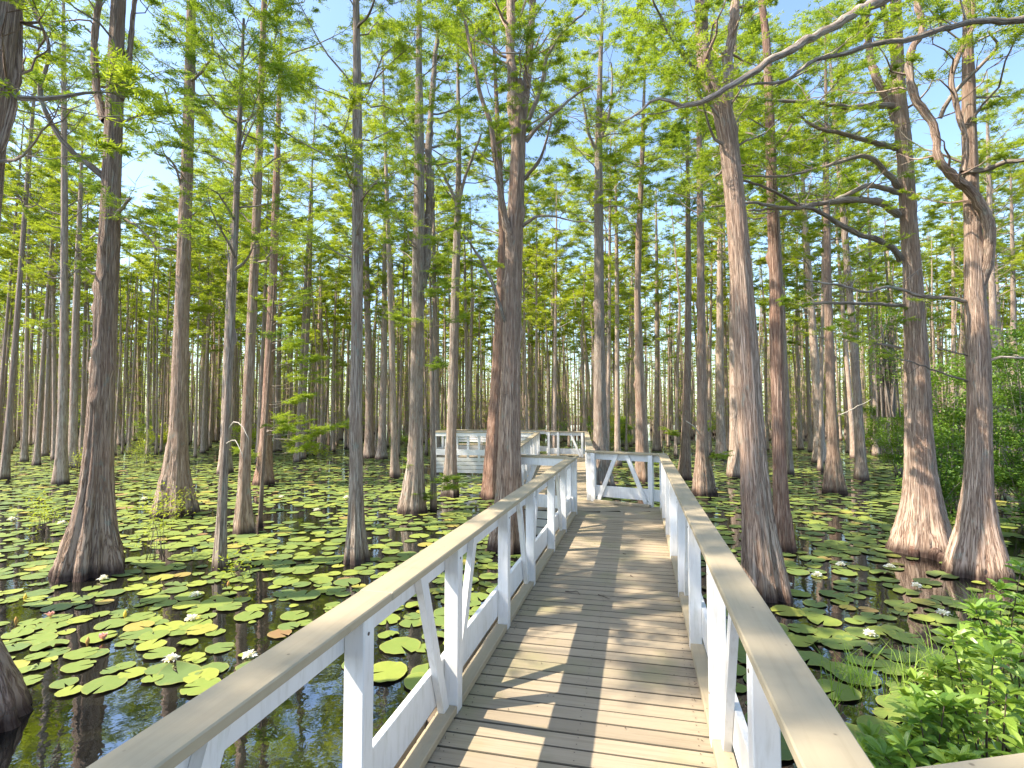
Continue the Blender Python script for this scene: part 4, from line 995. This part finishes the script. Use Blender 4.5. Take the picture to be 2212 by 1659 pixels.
for i, (px, py_, H, Rr, k, lab) in enumerate([
        (2225, 1110, 4.6, 1.4, 5200, "tall dense dark green bush at the right edge behind the rightmost massive trunk"),
        (2060, 1110, 3.6, 1.2, 4600, "dense bush filling the gap between the two massive right-hand trunks"),
        (2150, 1080, 4.8, 1.5, 5000, "tallest dark green bush behind the gap at far right"),
        (2275, 1170, 2.6, 1.0, 3200, "low bright bush at the right edge beside the rightmost flared foot"),
        (1945, 1030, 2.6, 0.9, 2200, "small-leaved bush behind the left massive trunk on the right"),
        (2020, 1160, 2.2, 0.6, 1500, "sparse bush growing against the foot of the left massive trunk on the right"),
        (1900, 985, 2.8, 1.2, 2000, "loose green bush in the pond left of the left massive trunk"),
        (1345, 965, 2.0, 1.0, 2600, "bright green bush seen above the angled end panel"),
        (1270, 950, 2.2, 1.0, 2000, "pale bright bush left of the blue-shaded trunk by the end panel")]):
    q = G(px, py_); bush(q.x, q.y, H, Rr, int(k * 1.9), lab, 400 + i, sr=0.91 if i > 6 else 0.92, leaf=0.085 if i < 6 else 0.10, mt=M_BUSH if i < 7 else M_SHRUB)
q = G(1930, 1140); bush(q.x, q.y, 4.7, 0.5, 1100, "dark holly sprig clinging high beside the left massive trunk's limbs", 451, 0.07, zlow=3.4)
# yellow-green saplings in the pond
for i, (px, py_, H, Rr, k, lab) in enumerate([
        (336, 1212, 1.35, 0.30, 260, "thin yellow-green sapling standing in the pads right of the stout burled cypress"), (90, 1150, 0.8, 0.35, 300, "low leafy yellow-green sapling near the left edge of the pond"),
        (385, 1120, 0.7, 0.3, 180, "small yellow-green sapling at the ragged cone-shaped foot"), (298, 1010, 1.2, 0.6, 420, "pale yellow-green shrub behind the stout burled cypress"), (170, 1020, 1.0, 0.4, 260, "yellowish shrub at the foot of the dark trunk left"),
        (318, 1000, 1.6, 0.7, 420, "brightest yellow-green shrub left of the cone-footed cypress"), (515, 1245, .35, .2, 90, "tiny yellow-green sprout beside the foot of the thin pale trunk"), (1260, 1000, 1.2, 0.5, 300, "yellow-green shrub peeping over the second run's railing")]):
    q = G(px, py_); bush(q.x, q.y, H, Rr, k, lab, 500 + i, leaf=0.075, mt=M_YELL, wid=0.3, name="sapling", sr=0.3)
# understory far back
for i in range(34):
    d = rf.uniform(30, 66); s = rf.uniform(-0.95, 0.95) * d; x = FH.x * d + RT.x * s; y = FH.y * d + RT.y * s
    if -10.6 < x < -1.6 and 19 < y < 25: continue
    bush(x, y, rf.uniform(1.0, 2.8), rf.uniform(1.0, 2.0), 1100, f"hazy understorey bush {zone(CX + FPX * s / d)}", 600 + i, leaf=0.16, mt=rf.choice([M_YELL, M_YELL, M_SHRUB]), wid=0.4)
# grass tufts
for i, (px, py_, n_, lab) in enumerate([(1885, 1490, 36, "tuft of thin grass in the pads right of the near right railing"), (1960, 1480, 34, "sparse grass tuft left of the glossy shrubs"), (1840, 1480, 30, "thinnest grass tuft nearest the right railing"), (2030, 1450, 44, "grass tuft in front of the yellow-leaved shrub"), (1800, 1530, 20, "few grass blades beside the right railing cap"), (2120, 1330, 60, "pale grass tuft behind the glossy shrubs")]):
    q = G(px, py_); rg = np.random.default_rng(700 + i); b = Buf()
    for _ in range(n_):
        a = rg.uniform(0, 6.28); r0 = rg.uniform(0, 0.28); h = rg.uniform(0.15, 0.45); w_ = 0.004
        p0 = np.array([math.cos(a) * r0, math.sin(a) * r0, -.02]); ln = rg.normal(0, 0.12, 3); ln[2] = 0
        p1 = p0 + np.array([0, 0, h * .6]) + ln * .5; p2 = p0 + np.array([0, 0, h]) + ln * 1.6
        sd = np.array([math.sin(a + 1), math.cos(a + 1), 0]) * w_
        b.add([p0 - sd, p0 + sd, p1 + sd * .8, p1 - sd * .8, p2], [(0, 1, 2, 3)], [(3, 2, 4)])
    o = link("grass_tuft", b.mesh("grass_tuft", [M_GRASS], False), None, q); tag(o, lab, "grass tuft", "grass tufts in the water")
# cypress knees
q = G(2032, 1208); t = thing("root_knees", "cluster of reddish knobbly root knees between the two massive right-hand trunks", "root", q)
rg = np.random.default_rng(4)
for i in range(8):
    b = Buf(); x, y, h = rg.uniform(-.35, .35), rg.uniform(-.2, .2), rg.uniform(.08, .24)
    tube(b, [(x, y, -.1), (x, y, h * .5), (x + .01, y, h * .9), (x + .01, y, h)], [.09, .085, .06, .025], 12, 0, .1, rg); link("knee", b.mesh("knee", [M_BARKR]), t)

# ------------------------------------------------------------------ lily pads
def pad_arrays(rg, r, n, tintv, tilt=0.0, z=0.006):
    a0 = 0.13; th = a0 + (2 * math.pi - 2 * a0) * np.arange(n) / (n - 1)
    rr = r * (1 + 0.03 * np.sin(th * 3 + rg.uniform(0, 6)) + rg.normal(0, 0.008, n))
    zz = z + 0.004 * np.sin(th * 2 + rg.uniform(0, 6)) + 0.003
    ring = np.stack([rr * np.cos(th), rr * np.sin(th), zz], -1)
    mid = np.stack([rr * .55 * np.cos(th), rr * .55 * np.sin(th), np.full(n, z)], -1)
    V = np.vstack([ring, mid, [[0.02 * r, 0, z + .001]]])
    T = np.vstack([np.stack([np.full(n, tintv), np.ones(n), th], -1), np.stack([np.full(n, tintv), np.full(n, .55), th], -1), [[tintv, 0, 0]]])
    i = np.arange(n - 1)
    F4 = np.stack([i + n, i, i + 1, i + 1 + n], -1); F3 = np.stack([np.full(n - 1, 2 * n), i + n, i + 1 + n], -1)
    V[:, 2] += V[:, 0] * tilt * 0.15
    return V, F4, F3, T
rp = random.Random(31); rg = np.random.default_rng(31)
hero_xy = [(h[0], h[1], max(h[2], h[3] * 0.9)) for h in heroes]
cell = {}
pads = []
def covered(x, y, r):
    if XL - 0.30 - r < x < XR + 0.3 + r and y < 10.9: return True
    if -3.9 - r < x < -0.9 and 9.9 < y < 22.5:
        f = (y - 10.2) / 11.2; xl = -2.66 - 1.3 * f; xr = -1.0 - 1.1 * f
        if xl - r < x < xr + r: return True
    if -10 - r < x < -1.8 and 20.4 - r < y < 23.7: return True
    if XR < x < 3.6 + r and y < 2.35 + r and y < 1.3 + 0.36 * x + r: return True
    return False
tries = 0
while tries < 130000 and len(pads) < 21000:
    tries += 1
    d = 2.9 + (46 - 2.9) * rp.random() ** 0.62; s = rp.uniform(-1.0, 1.0) * d * 1.0
    x = FH.x * d + RT.x * s; y = FH.y * d + RT.y * s
    r = rp.uniform(0.085, 0.175) if rp.random() < .82 else rp.uniform(.165, .215) * (1.0 if d > 10 or s < 0 else 0.95)
    if rp.random() < 0.12: r *= 0.5
    if covered(x, y, r * 0.7): continue
    nz = noise.noise(Vector((x * 0.42, y * 0.42, 3.3))) + 0.5 * noise.noise(Vector((x * 1.3, y * 1.3, 7.7)))
    dens = 0.95 if nz > -0.16 else 0.28
    if d > 14: dens = max(dens, 0.6)
    px, pyy = screen((x, y, 0))
    if s < 0:
        if pyy > 1500 - 0.02 * px: continue
        if x > -2.5 and y < 4.8: dens *= 0.25
        elif px > 430 and 1230 < pyy: dens *= 0.75
    else:
        if pyy > 1640: dens *= 0.3
        if px > 1950 and 1140 < pyy < 1290: dens *= 0.45
    if rp.random() > dens: continue
    hit = False
    for hx, hy, hr in hero_xy:
        if (x - hx) ** 2 + (y - hy) ** 2 < (hr + r * 0.55) ** 2: hit = True; break
    if hit: continue
    cs = 0.48; ci, cj = int(math.floor(x / cs)), int(math.floor(y / cs)); bad = False
    for a in (-1, 0, 1):
        for b in (-1, 0, 1):
            for (x2, y2, r2) in cell.get((ci + a, cj + b), ()):
                if (x - x2) ** 2 + (y - y2) ** 2 < ((r + r2) * (0.70 if rp.random() < 0.75 else 0.5)) ** 2: bad = True; break
            if bad: break
        if bad: break
    if bad: continue
    cell.setdefault((ci, cj), []).append((x, y, r)); pads.append((x, y, r, d, px, pyy))
inview = [p for p in pads if -40 < p[4] < 2250 and p[5] < 1700]
inview.sort(key=lambda p: -p[2] / p[3] ** 1.5)
single = inview[:285]; sset = set(id(p) for p in single)
variants = []
for i in range(10):
    V, F4, F3, T = pad_arrays(rg, 1.0, 44, 0.0, tilt=0.0, z=0.0)
    V[:, 2] = V[:, 2] * 1.5
    aa = np.arctan2(V[:, 1], V[:, 0]); rr_ = np.hypot(V[:, 0], V[:, 1]); outer = rr_ > 0.8
    V[:, 2] += np.where(outer, 0.020 * np.sin(aa * (4 + i % 3) + i) + 0.010 * np.sin(aa * 11 + 2 * i), 0.0)
    if i in (1, 4, 8): # insect bites out of the rim
        for _ in range(2):
            a_ = rg.uniform(-2.6, 2.6); kx = 1 - 0.16 * np.exp(-((aa - a_) / 0.10) ** 2) * outer; V[:, 0] *= kx; V[:, 1] *= kx
    if i in (3, 7): # curled-up rim
        e = np.clip((V[:, 0] - 0.35) / .65, 0, 1); V[:, 2] += 0.30 * e ** 2; V[:, 0] -= 0.12 * e ** 2
    variants.append(mesh_np("lily_pad", V, F4, F3, [M_PAD], attrs={'tint': T}))
def pad_zone(px, py_):
    row = "just" if py_ > 1420 else ("well" if py_ > 1300 else "far")
    if px > 1500:
        z_ = "beyond the near right railing" if px < 1780 else ("beyond the grass tufts" if px < 1920 else ("ahead of the glossy shrubs" if px < 2060 else "towards the right edge"))
        return f"{row} {z_}"
    for lim, z_ in ((110, "in from the left edge"), (230, "below the stout burled cypress"), (350, "right of the stout burled cypress"), (470, "left of the thin pale trunk"), (600, "right of the thin pale trunk"), (720, "left of the lone grey cypress"), (860, "right of the lone grey cypress")):
        if px < lim: return f"{row} {z_}"
    return f"{row} behind the near left railing"
for (x, y, r, d, px, pyy) in single:
    k = rp.choices(range(10), weights=[4, 4, 4, .9, 4, 4, 4, .9, 4, 4])[0]
    size = "large" if r > 0.18 else ("medium" if r > 0.135 else "small")
    edge = "upturned" if k in (3, 7) else "flat"
    o = link("lily_pad", variants[k], None, (x, y, 0.010 + rp.random() * 0.010)); o.scale = (r, r, r); o.rotation_euler = (rp.uniform(-.012, .012), rp.uniform(-.012, .012), rp.uniform(0, 6.28))
    tag(o, f"{size} {edge} lily pad floating {pad_zone(px, pyy)}", "lily pad", "lily pads floating nearest the camera")
b = Buf()
rest = [p for p in pads if id(p) not in sset]
Vs, F4s, F3s, Ts, n0 = [], [], [], [], 0
for (x, y, r, d, px, pyy) in rest:
    nn = 20 if d < 11 else (12 if d < 20 else 8)
    V, F4, F3, T = pad_arrays(rg, r, nn, rp.random(), 0.0, 0.004)
    a = rp.uniform(0, 6.28); c_, s_ = math.cos(a), math.sin(a); V = np.stack([V[:, 0] * c_ - V[:, 1] * s_ + x, V[:, 0] * s_ + V[:, 1] * c_ + y, V[:, 2] + rp.random() * .012], -1)
    b.add(V, F4, F3, T)
o = link("lily_pads", b.mesh("lily_pads", [M_PAD], True, attr='tint')); tag(o, "sheet of small distant lily pads covering the pond between the trees", "lily pads", kind="stuff")
print("pads", len(pads), "tries", tries)

# ------------------------------------------------------------------ flowers and buds
def flower(px, py_, kind, label, s=1.0):
    rg = np.random.default_rng(int(px + py_)); q = G(px, py_, 0.03)
    t = thing("water_lily", label, "flower", (q.x, q.y, 0.02), "water lily flowers and buds", rg.uniform(0, 6))
    b = Buf(); mt = M_PETAL if kind == 'white' else M_PINK
    if kind in ('white', 'pink'):
        lay = ((0.075, 0.25, 10), (0.070, 0.70, 9), (0.058, 1.10, 7)) if kind == 'white' else ((0.07, 0.95, 8), (0.07, 1.2, 8), (0.06, 1.4, 6))
        for li, (L, el, n_) in enumerate(lay):
            aa = np.arange(n_) * 6.283 / n_ + li * 0.3; ee = el + rg.normal(0, .07, n_)
            dd = np.stack([np.cos(aa) * np.cos(ee), np.sin(aa) * np.cos(ee), np.sin(ee)], -1)
            leaf_quads(b, dd * 0.008 * s, dd, L * s * 1.05, 0.034 * s, rg, 0, 0.3)
        link("petals", b.mesh("petals", [mt], False), t)
        b2 = Buf()
        for i in range(14):
            a = rg.uniform(0, 6.28); rr = rg.uniform(0, .012) * s
            tube(b2, [(math.cos(a) * rr, math.sin(a) * rr, 0), (math.cos(a) * rr * 1.6, math.sin(a) * rr * 1.6, .03 * s)], [.003 * s, .002 * s], 4)
        link("stamens", b2.mesh("stamens", [M_STAM]), t)
    else:
        tube(b, [(0, 0, -.03), (0, 0, .0), (0, 0, .02), (0.004, 0, .045), (.006, 0, .075)], [.006, .012, .02, .017, .002], 12)
        link("bud", b.mesh("bud", [M_BUD if kind == 'bud' else M_STAM]), t)
fl = [(223, 1250, 'white', "white water lily in front of the stout burled cypress foot"), (422, 1286, 'white', "white water lily below the cone-footed cypress, half open"), (412, 1337, 'white', "white water lily lying low among pads left of the thin pale trunk's reflection"),
      (369, 1424, 'white', "fully open white water lily, nearest to the camera on the left pond"), (537, 1417, 'white', "white water lily just above the left railing cap"), (109, 1332, 'pink', "pale pink water lily near the left edge"), (224, 1380, 'pink', "pink cup-shaped water lily beside an upturned pad"),
      (25, 1122, 'white', "white water lily at the left edge far back"), (133, 1130, 'white', "white water lily left of the stout burled cypress"), (311, 1078, 'white', "white water lily between the stout and the cone-footed cypress"), (684, 1102, 'white', "white water lily left of the lone straight grey cypress"),
      (748, 1075, 'white', "small white water lily touching the lone grey cypress's left side"), (608, 1074, 'white', "small white water lily under the low green sprays"), (35, 1344, 'bud', "orange-brown lily bud near the left edge"), (54, 1293, 'ybud', "yellow lily bud near the left edge"),
      (189, 1389, 'bud', "ochre lily bud left of the pink cup-shaped flower"), (493, 1264, 'bud', "reddish lily bud beside the foot of the thin pale trunk"), (2037, 1325, 'white', "white water lily above the glossy shrubs at right"), (1980, 1266, 'white', "white water lily in dark water below the left massive trunk"),
      (1880, 1370, 'white', "spiky white water lily right of the near right railing"), (1817, 1220, 'white', "small white water lily between the reddish trunk and the massive ones"), (1922, 1224, 'white', "small white water lily left of the massive trunk's foot"), (1765, 1242, 'white', "small white water lily right of the big leaning trunk"),
      (1700, 1262, 'white', "small white water lily close to the leaning trunk's foot"), (270, 1330, 'ybud', "yellow lily bud in the left pond's middle")]
for f in fl: flower(f[0], f[1], f[2], f[3], 0.95 if f[1] > 1200 else 1.15)

# ------------------------------------------------------------------ litter on the planks
def twig(pts, r, label):
    P3 = [tuple(G(px, py_, DECK + 0.006)) for px, py_ in pts]; o0 = Vector(P3[0]); pp_, rr = resample([tuple(Vector(p) - o0) for p in P3], np.linspace(r, r * .4, len(P3)), 0.02)
    b = Buf(); tube(b, pp_, rr, 6); o = link("fallen_twig", b.mesh("fallen_twig", [M_TWIG]), None, o0); tag(o, label, "twig", "fallen twigs on the planks")
def z2(x, y): return ((1500 + x / 3.687) / 1.3562, (1450 + y / 3.687) / 1.3562)
twig([z2(575, 1040), z2(640, 1046), z2(700, 1040), z2(735, 1080)], .005, "crooked dark twig lying on the middle of the near walkway")
twig([z2(930, 1075), z2(1000, 1100), z2(1060, 1125)], .004, "short straight twig right of the crooked one on the near walkway")
twig([z2(1280, 868), z2(1310, 888)], .006, "tiny dark bark scrap on the right half of the walkway")
twig([z2(1385, 485), z2(1430, 485)], .007, "dark bark scrap farther along the walkway, right of centre")
twig([z2(1200, 633), z2(1230, 640)], .007, "small dark scrap on the middle of the walkway, beyond the twigs")
q = G(1105, 1470, DECK); rg = np.random.default_rng(8); b = Buf()
for i in range(260):
    sx_ = -1 if rg.uniform() < .6 else 1
    x = (XL + abs(rg.normal(0, .035))) if sx_ < 0 else (XR - abs(rg.normal(0, .03))); y = rg.uniform(1.2, 9.5)
    if rg.uniform() < .22: x = rg.uniform(XL, XR)
    a = rg.uniform(0, 6.28); L = rg.uniform(.006, .03)
    d_ = np.array([math.cos(a) * L, math.sin(a) * L, .002]); s_ = np.array([-math.sin(a), math.cos(a), 0.5]) * .0025
    p0 = np.array([x, y, DECK + .005]); b.add([p0 - s_ * .3, p0 + s_, p0 + d_ + s_, p0 + d_ - s_ * .3], [(0, 1, 2, 3)])
o = link("leaf_litter", b.mesh("leaf_litter", [M_TWIG], False)); tag(o, "dark crumbs of leaf litter along the kerbs of the walkway", "litter", kind="stuff")

# labels that would be shared are told apart by their order across the picture
ORD = ["leftmost", "second from left", "third from left", "fourth from left", "fifth from left", "sixth from left", "seventh from left", "eighth from left", "ninth from left", "tenth from left", "eleventh from left", "twelfth from left"]
seen_l = {}
for o in C.objects:
    if o.parent is None and o.get('label') and o.get('group'): seen_l.setdefault(o['label'], []).append(o)
for lab, os_ in seen_l.items():
    if 1 < len(os_) <= len(ORD) and lab[0].islower():
        os_.sort(key=lambda o: cam_side(o.location) / max(0.5, cam_depth(o.location)))
        for i, o in enumerate(os_): o['label'] = f"{ORD[i] if i < len(os_) - 1 else 'rightmost'} {lab}"
